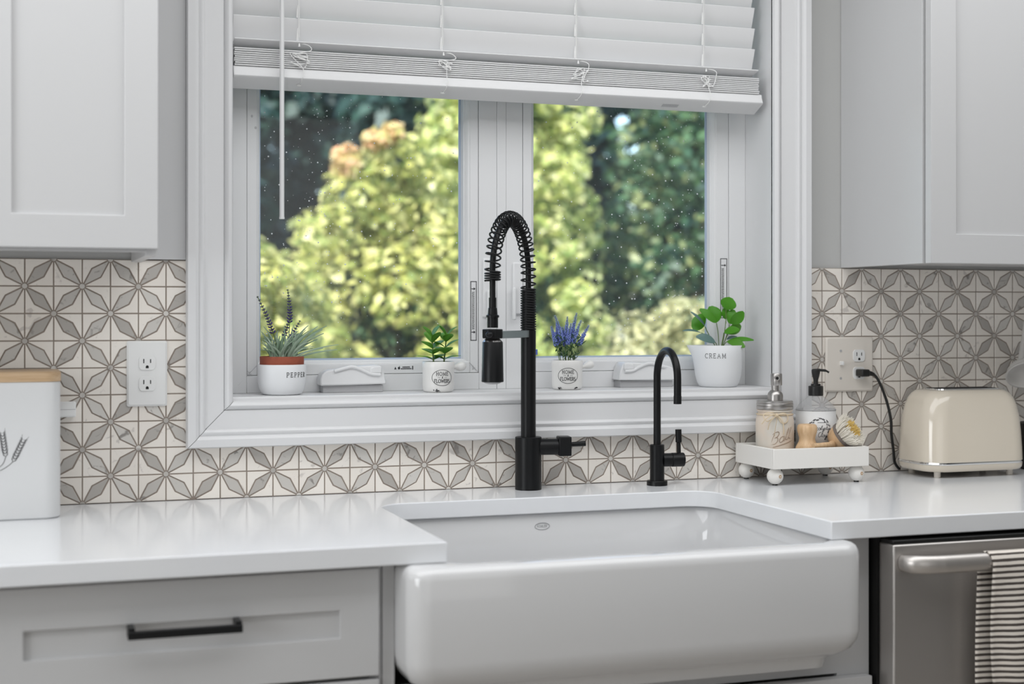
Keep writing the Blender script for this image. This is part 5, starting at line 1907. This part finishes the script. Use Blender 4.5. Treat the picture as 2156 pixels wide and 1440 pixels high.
# tall lime tree in the right pane
tb = thing('lime_green_tree', (4.34, 10.0, -.6), 'tall lime-green tree filling the left half of the right pane', 'tree')
trunk(tb, 4.34, 10.0, 2.6, .10)
crown(tb, 'crown', lumps(4.34, 10.0, -.25, 4.9, 1.38, .95, 96, cone, .27), 15500, .056, 'leaf_lime', shell=.7)
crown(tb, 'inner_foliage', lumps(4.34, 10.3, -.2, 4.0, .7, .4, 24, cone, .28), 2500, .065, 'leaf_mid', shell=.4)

# low pale shrub at the foot of the right pane
tcs = thing('pale_shrub', (4.45, 6.2, -.6), 'low pale olive shrub at the foot of the right pane', 'shrub')
trunk(tcs, 4.45, 6.2, .6, .04)
crown(tcs, 'crown', lumps(4.40, 6.2, -.1, 1.26, .85, .6, 34, dome, .22), 9000, .034, 'leaf_olive')

# yellow shrub at the lower left of the left pane
tds = thing('yellow_shrub', (1.26, 5.2, -.6), 'yellow-green shrub at the lower left of the left pane', 'shrub')
trunk(tds, 1.26, 5.2, .8, .04)
crown(tds, 'crown', lumps(1.24, 5.2, -.1, 1.60, .38, .4, 26, dome, .17), 6000, .038, 'leaf_yellow')

# mid-green tree behind the mullion, between the two bright ones
te = thing('mid_green_tree', (5.08, 12.7, -.6), 'mid-green tree standing behind the two bright trees', 'tree')
trunk(te, 5.08, 12.7, 2.5, .11)
crown(te, 'crown', lumps(5.08, 12.7, 0, 5.1, .70, .8, 40, dome, .40), 8000, .065, 'leaf_mid', shell=.6)

# dappled green tree at the right of the right pane
tf = thing('dappled_tree', (7.15, 11.5, -.6), 'dappled green tree at the right side of the right pane', 'tree')
trunk(tf, 7.15, 11.5, 2.4, .12)
crown(tf, 'crown', lumps(7.15, 11.5, .2, 4.8, 1.15, 1.1, 36, dome, .45), 7000, .07, 'leaf_mid')

# dark trees at the back of the garden
labels = ['darkest evergreen at the far left of the garden view', 'dark evergreen behind the yellow-green tree, left pane', 'dark evergreen just right of the left pane centre', 'dark evergreen behind the window mullion',
          'dark evergreen behind the lime tree, right pane', 'dark evergreen in the middle of the right pane', 'dark evergreen at the right of the right pane', 'dark evergreen beyond the right edge of the window']
for k, lab in enumerate(labels):
    x = (1.4, 3.6, 5.6, 8.0, 9.8, 12.4, 14.0, 16.8)[k]
    y = 21.0 if k % 2 else 16.2
    o = thing('evergreen_tree', (x, y, -.6), lab, 'tree', 'dark trees at the back of the garden')
    trunk(o, x, y, 4, .16)
    crown(o, 'crown', lumps(x, y, -.2, 7.5 + (k * 37 % 11) * .12, 1.55, 1.4, 52, dome, .62), 12000, .16, 'leaf_dark', shell=.35)
for k, lab in enumerate(('wide dark hedge row closing the garden on the left', 'wide dark hedge row closing the garden in the middle', 'wide dark hedge row closing the garden on the right')):
    x = 1.4 + k * 7.9
    o = thing('tall_hedge', (x, 26, -.6), lab, 'hedge', 'hedges closing the garden')
    bb = [(x - 2.25 + 4.5 * i / 7, 26 + random.uniform(-.4, .4), z_, 1.1, 1.0, 1.2) for i in range(8) for z_ in (.3, 2.2, 4.2, 6.2, 8.0)]
    crown(o, 'foliage', bb, 26000, .27, 'leaf_dark', shell=.1)
